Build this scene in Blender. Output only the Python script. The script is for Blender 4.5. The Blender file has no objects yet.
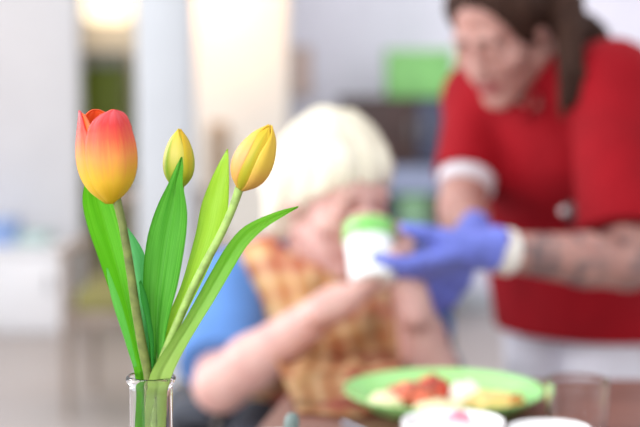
import bpy, bmesh, math, random
import numpy as np
from mathutils import Vector, Matrix, noise as mnoise

random.seed(7)
sc = bpy.context.scene
COL = sc.collection

# ------------------------------------------------------------------ camera
FPX = 1511.0                      # 85 mm lens on a 36 mm sensor, 640 px wide
CAM_Z = 1.165
PITCH = math.atan(143.5 / FPX)
cam_d = bpy.data.cameras.new('camera')
cam_d.lens = 85.0
cam_d.sensor_width = 36.0
cam_d.clip_start = 0.05
cam_d.dof.use_dof = True
cam_d.dof.focus_distance = 1.125
cam_d.dof.aperture_fstop = 3.8
cam = bpy.data.objects.new('camera', cam_d)
cam.location = (0, 0, CAM_Z)
cam.rotation_euler = (math.pi / 2 - PITCH, 0, 0)
COL.objects.link(cam)
sc.camera = cam

_F = np.array([0, math.cos(PITCH), -math.sin(PITCH)])
_U = np.array([0, math.sin(PITCH), math.cos(PITCH)])


def P(px, py, Y):
    """point at ground distance Y that the photograph shows at pixel px, py"""
    d = np.array([(px - 320) / FPX, 0, 0]) + _U * ((213.5 - py) / FPX) + _F
    p = d * (Y / d[1])
    p[2] += CAM_Z
    return p


# ------------------------------------------------------------------ world, lights, exposure
w = bpy.data.worlds.new('daylight')
sc.world = w
w.use_nodes = True
bg = w.node_tree.nodes['Background']
bg.inputs[0].default_value = (0.93, 0.96, 1.0, 1)
bg.inputs[1].default_value = 0.85


def area(name, loc, target, size, size_y, energy, color):
    l = bpy.data.lights.new(name, 'AREA')
    l.shape = 'RECTANGLE'
    l.size, l.size_y = size, size_y
    l.energy = energy
    l.color = color
    o = bpy.data.objects.new(name, l)
    o.location = loc
    o.rotation_euler = (Vector(target) - Vector(loc)).to_track_quat('-Z', 'Y').to_euler()
    COL.objects.link(o)
    return o


area('tulip_key_light', (-1.35, -0.3, 1.9), (-0.1, 1.2, 0.95), 1.6, 1.4, 46, (0.96, 0.98, 1.0))  # unseen key light, added close to the tulips to brighten the foreground
area('side_window_daylight', (-2.7, 2.9, 1.9), (0.3, 2.5, 1.0), 2.4, 1.8, 70, (0.97, 0.98, 1.0))
area('overhead_fill', (0.3, 4.2, 3.2), (0.3, 4.4, 0.0), 4.0, 3.0, 22, (1.0, 0.98, 0.95))  # soft fill added overhead, out of view

sc.view_settings.view_transform = 'Standard'
sc.view_settings.look = 'None'
sc.view_settings.gamma = 1.0
sc.view_settings.use_curve_mapping = False
sc.view_settings.exposure = 0.36
try:
    sc.cycles.use_denoising = True
    sc.cycles.max_bounces = 16
    sc.cycles.transmission_bounces = 14
    sc.cycles.transparent_max_bounces = 14
except Exception:
    pass


# ------------------------------------------------------------------ materials
def lin(c):
    return tuple((x / 255 / 12.92) if x / 255 <= 0.04045 else ((x / 255 + 0.055) / 1.055) ** 2.4 for x in c)


class NT:
    def __init__(self, name):
        self.m = bpy.data.materials.new(name)
        self.m.use_nodes = True
        self.t = self.m.node_tree
        self.n = self.t.nodes
        self.b = self.n['Principled BSDF']
        self.out = self.n['Material Output']

    def new(self, typ, **kw):
        x = self.n.new(typ)
        for k, v in kw.items():
            setattr(x, k, v)
        return x

    def link(self, a, b):
        self.t.links.new(a, b)

    def ramp(self, fac, stops):
        r = self.new('ShaderNodeValToRGB')
        e = r.color_ramp.elements
        while len(e) < len(stops):
            e.new(0.5)
        for i, (p, c) in enumerate(stops):
            e[i].position = p
            e[i].color = (*lin(c), 1)
        self.link(fac, r.inputs[0])
        return r.outputs[0]

    def coords(self, scale=(1, 1, 1), rot=(0, 0, 0)):
        tc = self.new('ShaderNodeTexCoord')
        mp = self.new('ShaderNodeMapping')
        mp.inputs['Scale'].default_value = scale
        mp.inputs['Rotation'].default_value = rot
        self.link(tc.outputs['Object'], mp.inputs[0])
        return mp.outputs[0]

    def noise(self, vec, scale, detail=3.0, rough=0.55):
        x = self.new('ShaderNodeTexNoise')
        x.inputs['Scale'].default_value = scale
        x.inputs['Detail'].default_value = detail
        x.inputs['Roughness'].default_value = rough
        self.link(vec, x.inputs['Vector'])
        return x.outputs['Fac']

    def mix(self, fac, a, b, blend='MIX'):
        x = self.new('ShaderNodeMix', data_type='RGBA', blend_type=blend)
        for v, s in ((fac, x.inputs[0]), (a, x.inputs[6]), (b, x.inputs[7])):
            if isinstance(v, (int, float)):
                s.default_value = v
            elif isinstance(v, tuple):
                s.default_value = (*lin(v), 1)
            else:
                self.link(v, s)
        return x.outputs[2]

    def math(self, op, a, b=0.0):
        x = self.new('ShaderNodeMath', operation=op)
        for v, s in ((a, x.inputs[0]), (b, x.inputs[1])):
            if isinstance(v, (int, float)):
                s.default_value = v
            else:
                self.link(v, s)
        return x.outputs[0]

    def bump(self, h, strength=0.3, dist=0.002):
        x = self.new('ShaderNodeBump')
        x.inputs['Strength'].default_value = strength
        x.inputs['Distance'].default_value = dist
        self.link(h, x.inputs['Height'])
        self.link(x.outputs[0], self.b.inputs['Normal'])

    def base(self, c):
        if isinstance(c, tuple):
            self.b.inputs['Base Color'].default_value = (*lin(c), 1)
        else:
            self.link(c, self.b.inputs['Base Color'])

    def set(self, **kw):
        for k, v in kw.items():
            self.b.inputs[k.replace('_', ' ')].default_value = v
        return self


def plain(name, c, rough=0.6, var=0.06, scale=30, bump=0.1, metal=0.0, spec=0.4, dist=0.001):
    t = NT(name)
    v = t.coords()
    n = t.noise(v, scale)
    dark = tuple(max(0, x * (1 - var * 1.5)) for x in c)
    lite = tuple(min(255, x * (1 + var)) for x in c)
    t.base(t.ramp(n, [(0.3, dark), (0.7, lite)]))
    t.set(Roughness=rough, Metallic=metal)
    t.b.inputs['Specular IOR Level'].default_value = spec
    if bump:
        t.bump(n, bump, dist)
    return t.m


def wood(name, c1, c2, axis=0, rough=0.45, scale=6):
    t = NT(name)
    s = [scale, scale, scale]
    s[axis] = scale * 0.08
    v = t.coords(tuple(s))
    n = t.noise(v, 4.0, 6, 0.6)
    t.base(t.ramp(n, [(0.3, c1), (0.7, c2)]))
    t.set(Roughness=rough)
    t.bump(n, 0.08, 0.001)
    return t.m


def glass(name, tint=(1, 1, 1), ior=1.45):
    t = NT(name)
    t.b.inputs['Base Color'].default_value = (*tint, 1)
    t.set(Roughness=0.0, IOR=ior)
    t.b.inputs['Transmission Weight'].default_value = 1.0
    v = t.coords()
    t.bump(t.noise(v, 40, 1), 0.02, 0.0005)
    return t.m


def leaf_mat(name, dark, lite, pale=None, pale_z=None, transl=0.35):
    """streaked leaf, optionally paling towards its foot (object z)"""
    t = NT(name)
    uv = t.new('ShaderNodeUVMap')
    mp = t.new('ShaderNodeMapping')
    mp.inputs['Scale'].default_value = (16, 1.2, 1)
    t.link(uv.outputs[0], mp.inputs[0])
    n = t.noise(mp.outputs[0], 2.2, 4, 0.6)
    c = t.ramp(n, [(0.32, dark), (0.7, lite)])
    if pale:
        sp = t.new('ShaderNodeSeparateXYZ')
        t.link(uv.outputs[0], sp.inputs[0])
        f = t.ramp(sp.outputs[1], [(pale_z[0], (255, 255, 255)), (pale_z[1], (0, 0, 0))])
        c = t.mix(f, c, pale)
    t.base(c)
    t.set(Roughness=0.42)
    t.bump(n, 0.25, 0.0008)
    tr = t.new('ShaderNodeBsdfTranslucent')
    t.link(c, tr.inputs[0])
    mx = t.new('ShaderNodeMixShader')
    mx.inputs[0].default_value = transl
    t.link(t.b.outputs[0], mx.inputs[1])
    t.link(tr.outputs[0], mx.inputs[2])
    t.link(mx.outputs[0], t.out.inputs[0])
    return t.m


def petal_mat(name, stops, streak, transl=0.3):
    """petal colour runs from foot to tip along the petal, with fine streaks; streak = central stripe colour or None"""
    t = NT(name)
    uv = t.new('ShaderNodeUVMap')
    sp = t.new('ShaderNodeSeparateXYZ')
    t.link(uv.outputs[0], sp.inputs[0])
    mp = t.new('ShaderNodeMapping')
    mp.inputs['Scale'].default_value = (14, 1.0, 1)
    t.link(uv.outputs[0], mp.inputs[0])
    n = t.noise(mp.outputs[0], 1.6, 4, 0.6)
    v = t.math('ADD', sp.outputs[1], t.math('MULTIPLY', t.math('SUBTRACT', n, 0.5), 0.28))
    c = t.ramp(v, stops)
    if streak:
        d = t.math('ABSOLUTE', t.math('SUBTRACT', sp.outputs[0], 0.5))
        f = t.ramp(t.math('ADD', d, t.math('MULTIPLY', sp.outputs[1], 0.10)), [(0.05, (255, 255, 255)), (0.17, (0, 0, 0))])
        c = t.mix(f, c, streak)
    t.base(c)
    t.set(Roughness=0.5)
    t.bump(n, 0.15, 0.0006)
    tr = t.new('ShaderNodeBsdfTranslucent')
    t.link(c, tr.inputs[0])
    mx = t.new('ShaderNodeMixShader')
    mx.inputs[0].default_value = transl
    t.link(t.b.outputs[0], mx.inputs[1])
    t.link(tr.outputs[0], mx.inputs[2])
    t.link(mx.outputs[0], t.out.inputs[0])
    return t.m


def skin_mat(name, base, blush, lip, brow_socket):
    t = NT(name)
    v = t.coords()
    n = t.noise(v, 28, 4)
    c = t.ramp(n, [(0.3, blush), (0.7, base)])
    at = t.new('ShaderNodeAttribute', attribute_name='marks')
    sp = t.new('ShaderNodeSeparateXYZ')
    t.link(at.outputs['Vector'], sp.inputs[0])
    # R: tattooed area, G: lips, B: brows plus painted eye-socket shade on the resident
    ink = t.noise(v, 34, 5, 0.65)
    inkm = t.ramp(ink, [(0.46, (0, 0, 0)), (0.56, (255, 255, 255))])
    c = t.mix(t.math('MULTIPLY', t.math('MULTIPLY', sp.outputs[0], inkm), 0.75), c, (92, 84, 88))
    c = t.mix(sp.outputs[1], c, lip)
    c = t.mix(sp.outputs[2], c, brow_socket)
    t.base(c)
    t.set(Roughness=0.5)
    t.b.inputs['Subsurface Weight'].default_value = 0.08
    t.b.inputs['Subsurface Radius'].default_value = (0.01, 0.004, 0.002)
    t.bump(n, 0.08, 0.001)
    return t.m


def cloth_mat(name, c, var=0.08, weave=900, rough=0.85, fold=0.35):
    t = NT(name)
    v = t.coords()
    n = t.noise(v, 9, 3)
    dark = tuple(x * (1 - var) for x in c)
    t.base(t.ramp(n, [(0.3, dark), (0.7, c)]))
    t.set(Roughness=rough)
    t.b.inputs['Specular IOR Level'].default_value = 0.2
    v2 = t.coords((1, 1, 0.45), (0.2, 0.3, 0.1))
    n2 = t.noise(v2, 16, 2)
    t.bump(n2, fold, 0.012)
    return t.m


def hair_mat(name, dark, lite, scale=60):
    t = NT(name)
    v = t.coords((1, 1, 0.12))
    n = t.noise(v, scale, 5, 0.6)
    t.base(t.ramp(n, [(0.3, dark), (0.72, lite)]))
    t.set(Roughness=0.7)
    t.b.inputs['Specular IOR Level'].default_value = 0.15
    t.bump(n, 0.6, 0.004)
    return t.m


def bib_mat(name):
    t = NT(name)
    v = t.coords((1, 1, 1), (0.0, 0.25, 0.0))
    wx = t.new('ShaderNodeTexWave', wave_type='BANDS', bands_direction='X')
    wx.inputs['Scale'].default_value = 4.2
    wx.inputs['Distortion'].default_value = 3.5
    wx.inputs['Detail'].default_value = 2
    wz = t.new('ShaderNodeTexWave', wave_type='BANDS', bands_direction='Z')
    wz.inputs['Scale'].default_value = 3.7
    wz.inputs['Distortion'].default_value = 3.5
    for x in (wx, wz):
        t.link(v, x.inputs[0])
    a = t.ramp(wx.outputs['Fac'], [(0.0, (178, 100, 66)), (0.28, (218, 160, 106)), (0.52, (236, 216, 184)), (0.8, (222, 170, 112)), (1.0, (160, 106, 62))])
    b = t.ramp(wz.outputs['Fac'], [(0.0, (190, 104, 84)), (0.35, (230, 194, 146)), (0.62, (232, 196, 132)), (1.0, (204, 142, 88))])
    c = t.mix(0.5, a, b)
    n = t.noise(v, 13, 2)
    c = t.mix(t.ramp(n, [(0.56, (0, 0, 0)), (0.66, (255, 255, 255))]), c, (190, 92, 76))
    n2 = t.noise(t.coords((1, 1, 1), (0.3, 1.0, 0.7)), 11, 2)
    c = t.mix(t.ramp(n2, [(0.58, (0, 0, 0)), (0.68, (210, 210, 210))]), c, (120, 88, 48))
    t.base(c)
    t.set(Roughness=0.8)
    t.bump(t.noise(t.coords((1, 1, 0.4)), 14, 2), 0.35, 0.012)
    return t.m


def emit(name, c, s):
    t = NT(name)
    t.base(c)
    t.b.inputs['Emission Color'].default_value = (*lin(c), 1)
    t.b.inputs['Emission Strength'].default_value = s
    t.set(Roughness=0.5)
    return t.m


# ------------------------------------------------------------------ mesh helpers
def tag(o, label=None, cat=None, group=None, kind=None):
    if label: o['label'] = label
    if cat: o['category'] = cat
    if group: o['group'] = group
    if kind: o['kind'] = kind
    return o


def empty(name, loc, label, cat, group=None):
    o = bpy.data.objects.new(name, None)
    o.empty_display_size = 0.05
    o.location = loc
    COL.objects.link(o)
    return tag(o, label, cat, group)


def wloc(o):
    p = Vector((0, 0, 0))
    while o is not None:
        p = p + o.location
        o = o.parent
    return p


def place(name, me, mat, parent=None, origin=None, smooth=True):
    """link a mesh made in world coordinates as one object with its own origin"""
    n = len(me.vertices)
    co = np.empty(n * 3, np.float32)
    me.vertices.foreach_get('co', co)
    co = co.reshape(-1, 3)
    if origin is None:
        lo, hi = co.min(0), co.max(0)
        origin = ((lo[0] + hi[0]) / 2, (lo[1] + hi[1]) / 2, lo[2])
    origin = np.array(origin, np.float32)
    me.vertices.foreach_set('co', (co - origin).ravel())
    me.update()
    if smooth:
        me.polygons.foreach_set('use_smooth', [True] * len(me.polygons))
    o = bpy.data.objects.new(name, me)
    if mat:
        me.materials.append(mat)
    COL.objects.link(o)
    if parent is not None:
        o.parent = parent
        o.location = Vector([float(x) for x in origin]) - wloc(parent)
    else:
        o.location = [float(x) for x in origin]
    return o


def bm_place(name, bm, mat, parent=None, origin=None, smooth=False):
    bmesh.ops.recalc_face_normals(bm, faces=bm.faces[:])
    me = bpy.data.meshes.new(name)
    bm.to_mesh(me)
    bm.free()
    return place(name, me, mat, parent, origin, smooth)


def auto_smooth(o, deg=35):
    me = o.data
    me.polygons.foreach_set('use_smooth', [True] * len(me.polygons))
    me.set_sharp_from_angle(angle=math.radians(deg))
    return o


def bm_box(bm, c, s, bevel=0.004, rot=None, seg=2):
    b = bmesh.new()
    bmesh.ops.create_cube(b, size=1.0)
    for v in b.verts:
        v.co = Vector((v.co.x * s[0], v.co.y * s[1], v.co.z * s[2]))
    if bevel:
        bmesh.ops.bevel(b, geom=b.edges[:], offset=min(bevel, min(s) * 0.45), segments=seg, affect='EDGES', profile=0.5)
    if rot is not None:
        bmesh.ops.rotate(b, verts=b.verts[:], cent=(0, 0, 0), matrix=rot)
    bmesh.ops.translate(b, verts=b.verts[:], vec=Vector(c))
    me = bpy.data.meshes.new('tmp')
    b.to_mesh(me)
    b.free()
    bm.from_mesh(me)
    bpy.data.meshes.remove(me)


def box(name, c, s, mat, parent=None, bevel=0.004, rot=None):
    bm = bmesh.new()
    bm_box(bm, c, s, bevel, rot)
    return auto_smooth(bm_place(name, bm, mat, parent))


def catmull(pts, n):
    pts = [np.array(p, float) for p in pts]
    L = [0]
    for a, b in zip(pts, pts[1:]):
        L.append(L[-1] + max(1e-9, np.linalg.norm((b - a)[:3])))
    L = np.array(L) / L[-1]
    out = []
    for t in np.linspace(0, 1, n):
        i = min(len(pts) - 2, max(0, np.searchsorted(L, t, side='right') - 1))
        u = (t - L[i]) / (L[i + 1] - L[i])
        p1, p2 = pts[i], pts[i + 1]
        d = L[i + 1] - L[i]
        m1 = (p2 - pts[i - 1]) / (L[i + 1] - L[i - 1]) * d if i > 0 else p2 - p1
        m2 = (pts[i + 2] - p1) / (L[i + 2] - L[i]) * d if i + 2 < len(pts) else p2 - p1
        h = u * u * (3 - 2 * u)
        out.append((2 * u**3 - 3 * u**2 + 1) * p1 + (u**3 - 2 * u**2 + u) * m1 + h * p2 + (u**3 - u**2) * m2)
    return out


def bm_tube(bm, pts, radii, seg=14, n=None, caps=True):
    """round tube along pts; radii one number or one per point"""
    if not hasattr(radii, '__len__'):
        radii = [radii] * len(pts)
    q = [np.append(np.array(p, float), r) for p, r in zip(pts, radii)]
    if n:
        q = catmull(q, n)
    up = Vector((0.13, 0.31, 0.94))
    rings = []
    prev = None
    for i, p in enumerate(q):
        a = q[max(0, i - 1)][:3]
        b = q[min(len(q) - 1, i + 1)][:3]
        t = Vector(b - a).normalized()
        if prev is None:
            s = t.cross(up if abs(t.dot(up)) < 0.95 else Vector((1, 0, 0))).normalized()
        else:
            s = (prev - t * prev.dot(t)).normalized()
        prev = s
        o = t.cross(s)
        c = Vector(p[:3])
        rings.append([bm.verts.new(c + (s * math.cos(k * 2 * math.pi / seg) + o * math.sin(k * 2 * math.pi / seg)) * p[3]) for k in range(seg)])
    for r0, r1 in zip(rings, rings[1:]):
        for k in range(seg):
            bm.faces.new((r0[k], r0[(k + 1) % seg], r1[(k + 1) % seg], r1[k]))
    if caps:
        bm.faces.new(rings[0][::-1])
        bm.faces.new(rings[-1])


def tube(name, pts, radii, mat, parent=None, seg=14, n=None):
    bm = bmesh.new()
    bm_tube(bm, pts, radii, seg, n)
    return auto_smooth(bm_place(name, bm, mat, parent), 50)


def bm_lathe(bm, c, prof, seg=64):
    rings = []
    for r, z in prof:
        if r < 1e-6:
            rings.append([bm.verts.new((c[0], c[1], c[2] + z))])
        else:
            rings.append([bm.verts.new((c[0] + r * math.cos(2 * math.pi * k / seg), c[1] + r * math.sin(2 * math.pi * k / seg), c[2] + z)) for k in range(seg)])
    for a, b in zip(rings, rings[1:]):
        for k in range(seg):
            k2 = (k + 1) % seg
            if len(a) == 1 and len(b) == 1:
                continue
            if len(a) == 1:
                bm.faces.new((a[0], b[k2], b[k]))
            elif len(b) == 1:
                bm.faces.new((a[k], a[k2], b[0]))
            else:
                bm.faces.new((a[k], a[k2], b[k2], b[k]))


def lathe(name, c, prof, mat, parent=None, seg=64, rot=None):
    bm = bmesh.new()
    bm_lathe(bm, (0, 0, 0), prof, seg)
    if rot is not None:
        bmesh.ops.rotate(bm, verts=bm.verts[:], cent=(0, 0, 0), matrix=rot)
    bmesh.ops.translate(bm, verts=bm.verts[:], vec=Vector([float(x) for x in c]))
    return auto_smooth(bm_place(name, bm, mat, parent, origin=c), 40)


# ------------------------------------------------------------------ organic shapes: smooth union of shapes on a grid, then surface nets
class Frame:
    """local axes: x = person's side, y = forward, z = up"""
    def __init__(self, c, fwd, up=(0, 0, 1)):
        f = np.array(fwd, float); f /= np.linalg.norm(f)
        s = np.cross(f, np.array(up, float)); s /= np.linalg.norm(s)
        u = np.cross(s, f)
        self.c = np.array(c, float)
        self.R = np.array([s, f, u])        # rows: axes

    def w(self, p):
        return self.c + np.array(p, float) @ self.R

    def v(self, p):
        return np.array(p, float) @ self.R


class Field:
    def __init__(self, lo, hi, h):
        self.lo = np.array(lo, np.float32)
        self.h = h
        self.n = np.ceil((np.array(hi) - np.array(lo)) / h).astype(int) + 1
        self.a = np.full(self.n, 9.0, np.float32)

    def sub(self, lo, hi):
        i0 = np.clip(np.floor((np.array(lo) - self.lo) / self.h).astype(int), 0, self.n)
        i1 = np.clip(np.ceil((np.array(hi) - self.lo) / self.h).astype(int) + 1, 0, self.n)
        if (i1 <= i0).any():
            return None, None
        sl = tuple(slice(a, b) for a, b in zip(i0, i1))
        ax = [self.lo[k] + self.h * np.arange(i0[k], i1[k], dtype=np.float32) for k in range(3)]
        X, Y, Z = np.meshgrid(*ax, indexing='ij', sparse=True)
        return sl, (X, Y, Z)

    def _merge(self, sl, d, k, op):
        a = self.a[sl]
        if op == 'add':
            if k > 0:
                h = np.clip(0.5 + 0.5 * (a - d) / k, 0, 1)
                self.a[sl] = a * (1 - h) + d * h - k * h * (1 - h)
            else:
                self.a[sl] = np.minimum(a, d)
        else:
            nd = -d
            if k > 0:
                h = np.clip(0.5 - 0.5 * (a - nd) / k, 0, 1)
                self.a[sl] = a * (1 - h) + nd * h + k * h * (1 - h)
            else:
                self.a[sl] = np.maximum(a, nd)

    def cone(self, a, b, ra, rb, k=0.01, op='add', flat=None, cuts=()):
        """capsule with two radii; flat = (axis vector, scale): wider along the axis by that scale"""
        a = np.array(a, np.float32); b = np.array(b, np.float32)
        s = flat[1] if flat else 1.0
        m = max(ra, rb) * max(1, s) + k + 2.5 * self.h
        sl, g = self.sub(np.minimum(a, b) - m, np.maximum(a, b) + m)
        if sl is None:
            return
        ba = b - a
        L = max(1e-9, float(ba @ ba))
        px, py, pz = g[0] - a[0], g[1] - a[1], g[2] - a[2]
        t = np.clip((px * ba[0] + py * ba[1] + pz * ba[2]) / L, 0, 1)
        qx, qy, qz = px - t * ba[0], py - t * ba[1], pz - t * ba[2]
        if flat:
            e = np.array(flat[0], np.float32); e /= np.linalg.norm(e)
            c = (qx * e[0] + qy * e[1] + qz * e[2]) * (1 - 1 / s)
            qx, qy, qz = qx - c * e[0], qy - c * e[1], qz - c * e[2]
        d = np.sqrt(qx * qx + qy * qy + qz * qz) - (ra + (rb - ra) * t)
        for (cp, cn) in cuts:        # keep the side the normal points away from
            cn = np.array(cn, np.float32); cn = cn / np.linalg.norm(cn)
            d = np.maximum(d, (g[0] - cp[0]) * cn[0] + (g[1] - cp[1]) * cn[1] + (g[2] - cp[2]) * cn[2])
        self._merge(sl, d.astype(np.float32), k, op)

    def ell(self, c, r, fr=None, k=0.01, op='add', cuts=()):
        c = np.array(c, np.float32)
        r = np.array(r, np.float32)
        m = r.max() + k + 2.5 * self.h
        sl, g = self.sub(c - m, c + m)
        if sl is None:
            return
        R = fr.R.astype(np.float32) if fr is not None else np.eye(3, dtype=np.float32)
        p = [g[0] - c[0], g[1] - c[1], g[2] - c[2]]
        q = [R[i][0] * p[0] + R[i][1] * p[1] + R[i][2] * p[2] for i in range(3)]
        k0 = np.sqrt(sum((q[i] / r[i]) ** 2 for i in range(3)))
        k1 = np.sqrt(sum((q[i] / r[i] ** 2) ** 2 for i in range(3)))
        d = k0 * (k0 - 1) / np.maximum(k1, 1e-6)
        for (cp, cn) in cuts:
            cn = np.array(cn, np.float32); cn = cn / np.linalg.norm(cn)
            d = np.maximum(d, (g[0] - cp[0]) * cn[0] + (g[1] - cp[1]) * cn[1] + (g[2] - cp[2]) * cn[2])
        self._merge(sl, d.astype(np.float32), k, op)

    def cut(self, p, nrm):
        """remove everything on the side nrm points to"""
        nrm = np.array(nrm, np.float32); nrm = nrm / np.linalg.norm(nrm)
        sl, g = self.sub(self.lo - 1, self.lo + self.n * self.h + 1)
        d = (g[0] - p[0]) * nrm[0] + (g[1] - p[1]) * nrm[1] + (g[2] - p[2]) * nrm[2]
        self.a[sl] = np.maximum(self.a[sl], d)

    def mesh(self, name):
        a = self.a
        neg = a < 0
        nx, ny, nz = a.shape
        cnt = np.zeros((nx - 1, ny - 1, nz - 1), np.int8)
        for i in (0, 1):
            for j in (0, 1):
                for k in (0, 1):
                    cnt += neg[i:nx - 1 + i, j:ny - 1 + j, k:nz - 1 + k]
        act = (cnt > 0) & (cnt < 8)
        I = np.argwhere(act)
        idx = np.full(act.shape, -1, np.int32)
        idx[act] = np.arange(len(I))
        del cnt, act
        acc = np.zeros((len(I), 3)); num = np.zeros(len(I))
        corners = [(0, 0, 0), (1, 0, 0), (0, 1, 0), (1, 1, 0), (0, 0, 1), (1, 0, 1), (0, 1, 1), (1, 1, 1)]
        val = [a[I[:, 0] + c[0], I[:, 1] + c[1], I[:, 2] + c[2]].astype(float) for c in corners]
        for u in range(8):
            for v in range(u + 1, 8):
                cu, cv = np.array(corners[u]), np.array(corners[v])
                if np.abs(cu - cv).sum() != 1:
                    continue
                m = (val[u] < 0) != (val[v] < 0)
                t = np.where(m, val[u] / np.where(m, val[u] - val[v], 1), 0)
                acc += np.where(m[:, None], cu + t[:, None] * (cv - cu), 0)
                num += m
        V = (I + acc / num[:, None]) * self.h + self.lo
        quads = []
        for ax in range(3):
            o = [x for x in range(3) if x != ax]
            lo_s = [slice(None)] * 3; hi_s = [slice(None)] * 3
            lo_s[ax] = slice(0, -1); hi_s[ax] = slice(1, None)
            s0, s1 = neg[tuple(lo_s)], neg[tuple(hi_s)]
            E = np.argwhere(s0 != s1)
            if len(E) == 0:
                continue
            ok = (E[:, o[0]] > 0) & (E[:, o[1]] > 0) & (E[:, o[0]] < a.shape[o[0]] - 1) & (E[:, o[1]] < a.shape[o[1]] - 1)
            E = E[ok]
            inside = s0[E[:, 0], E[:, 1], E[:, 2]]

            def cell(d0, d1):
                C = E.copy(); C[:, o[0]] += d0; C[:, o[1]] += d1
                return idx[C[:, 0], C[:, 1], C[:, 2]]
            q = np.stack([cell(-1, -1), cell(0, -1), cell(0, 0), cell(-1, 0)], 1)
            flip = inside if ax != 1 else ~inside
            q[~flip] = q[~flip][:, ::-1]
            quads.append(q)
        Q = np.concatenate(quads)
        Q = Q[(Q >= 0).all(1)]
        return raw_mesh(name, V, Q)


def raw_mesh(name, V, Q):
    me = bpy.data.meshes.new(name)
    me.vertices.add(len(V))
    me.vertices.foreach_set('co', np.asarray(V, np.float32).ravel())
    me.loops.add(Q.size)
    me.loops.foreach_set('vertex_index', Q.astype(np.int32).ravel())
    me.polygons.add(len(Q))
    me.polygons.foreach_set('loop_start', np.arange(0, Q.size, Q.shape[1], dtype=np.int32))
    me.update(calc_edges=True)
    me.validate()
    return me


def strands(me, H, amp, sx=70, sl=14):
    """comb shallow locks into a hair mesh"""
    me.update()
    n = len(me.vertices)
    co = np.empty(n * 3, np.float32); me.vertices.foreach_get('co', co); co = co.reshape(-1, 3)
    no = np.empty(n * 3, np.float32); me.vertices.foreach_get('normal', no); no = no.reshape(-1, 3)
    q = (co - H.c) @ H.R.T
    k = np.zeros(n)
    for j, (a, b) in enumerate(((4.1, 1.0), (6.7, .7), (11.3, .5), (15.9, .35))):
        k += b * np.sin(q[:, 0] * sx * a * .45 + 1.7 * np.sin(q[:, 1] * sl * 1.3 + j) + 1.5 * np.sin(q[:, 2] * sl * 1.1 + 2 * j) + j * 1.9)
    co = co + no * (amp * .55 * k)[:, None]
    me.vertices.foreach_set('co', co.astype(np.float32).ravel())
    me.update()


def mark(me, regions):
    """regions: list of (channel, centre, radius, softness); stored before the origin shift, world coords"""
    n = len(me.vertices)
    co = np.empty(n * 3, np.float32)
    me.vertices.foreach_get('co', co)
    co = co.reshape(-1, 3)
    out = np.zeros((n, 3), np.float32)
    for ch, a, b, r, soft in regions:
        a = np.array(a); b = np.array(b)
        ba = b - a
        t = np.clip(((co - a) @ ba) / max(1e-9, ba @ ba), 0, 1)
        d = np.linalg.norm(co - a - t[:, None] * ba, axis=1)
        out[:, ch] = np.maximum(out[:, ch], np.clip((r - d) / soft, 0, 1))
    at = me.attributes.new('marks', 'FLOAT_VECTOR', 'POINT')
    at.data.foreach_set('vector', out.ravel())


def head(f, H, nose=1.0, k=0.012):
    """a face on frame H (origin: between the ears at eye height)"""
    W = H.w
    f.ell(W((0, -.012, .035)), (.074, .094, .088), H, k)
    f.ell(W((0, .030, -.045)), (.057, .062, .075), H, 0.02)
    f.cone(W((-.052, -.005, -.062)), W((-.012, .064, -.1)), .020, .017, 0.015)
    f.cone(W((.052, -.005, -.062)), W((.012, .064, -.1)), .020, .017, 0.015)
    f.ell(W((0, .071, -.103)), (.022, .017, .017), H, 0.012)
    for s in (-1, 1):
        f.ell(W((s * .040, .058, -.028)), (.024, .024, .02), H, 0.015)
    f.cone(W((-.034, .078, .020)), W((.034, .078, .020)), .012, .012, 0.012)
    for s in (-1, 1):
        f.ell(W((s * .031, .098, -.001)), (.019, .018, .013), H, 0.010, op='cut')
    f.cone(W((0, .086, .010)), W((0, .108 * nose, -.034)), .008, .0125, 0.008)
    for s in (-1, 1):
        f.ell(W((s * .012, .100, -.038)), (.0085, .010, .008), H, 0.006)
    f.ell(W((0, .088, -.064)), (.023, .011, .0065), H, 0.005)
    f.ell(W((0, .086, -.075)), (.020, .011, .007), H, 0.005)
    for s in (-1, 1):   # lowered upper lids
        f.ell(W((s * .031, .0765, -.001)), (.0145, .0138, .0138), H, 0.002, cuts=[(W((0, 0, -.003)), H.v((0, -.15, -1)))])
        f.ell(W((s * .0745, -.006, -.008)), (.009, .018, .030), H, 0.006)


def face_marks(H, R=1.0):
    W = H.w
    m = [(1, W((-.018, .092, -.069)), W((.018, .092, -.069)), .014, .005)]
    for s in (-1, 1):
        m.append((2, W((s * .016, .090, .021)), W((s * .044, .078, .020)), .008, .004))
    return m


def eyes(H, parent, white, iris):
    for s in (-1, 1):
        c = H.w((s * .031, .0755, -.001))
        bm = bmesh.new()
        bmesh.ops.create_uvsphere(bm, u_segments=20, v_segments=14, radius=.0125)
        bmesh.ops.translate(bm, verts=bm.verts[:], vec=Vector(c))
        e = bm_place('eye', bm, white, parent, smooth=True)
        d = H.v((0, .0105, -.0055))
        bm = bmesh.new()
        bmesh.ops.create_uvsphere(bm, u_segments=16, v_segments=10, radius=.0058)
        bmesh.ops.translate(bm, verts=bm.verts[:], vec=Vector(c + d * 0.75))
        bm_place('iris', bm, iris, e, smooth=True)


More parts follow.
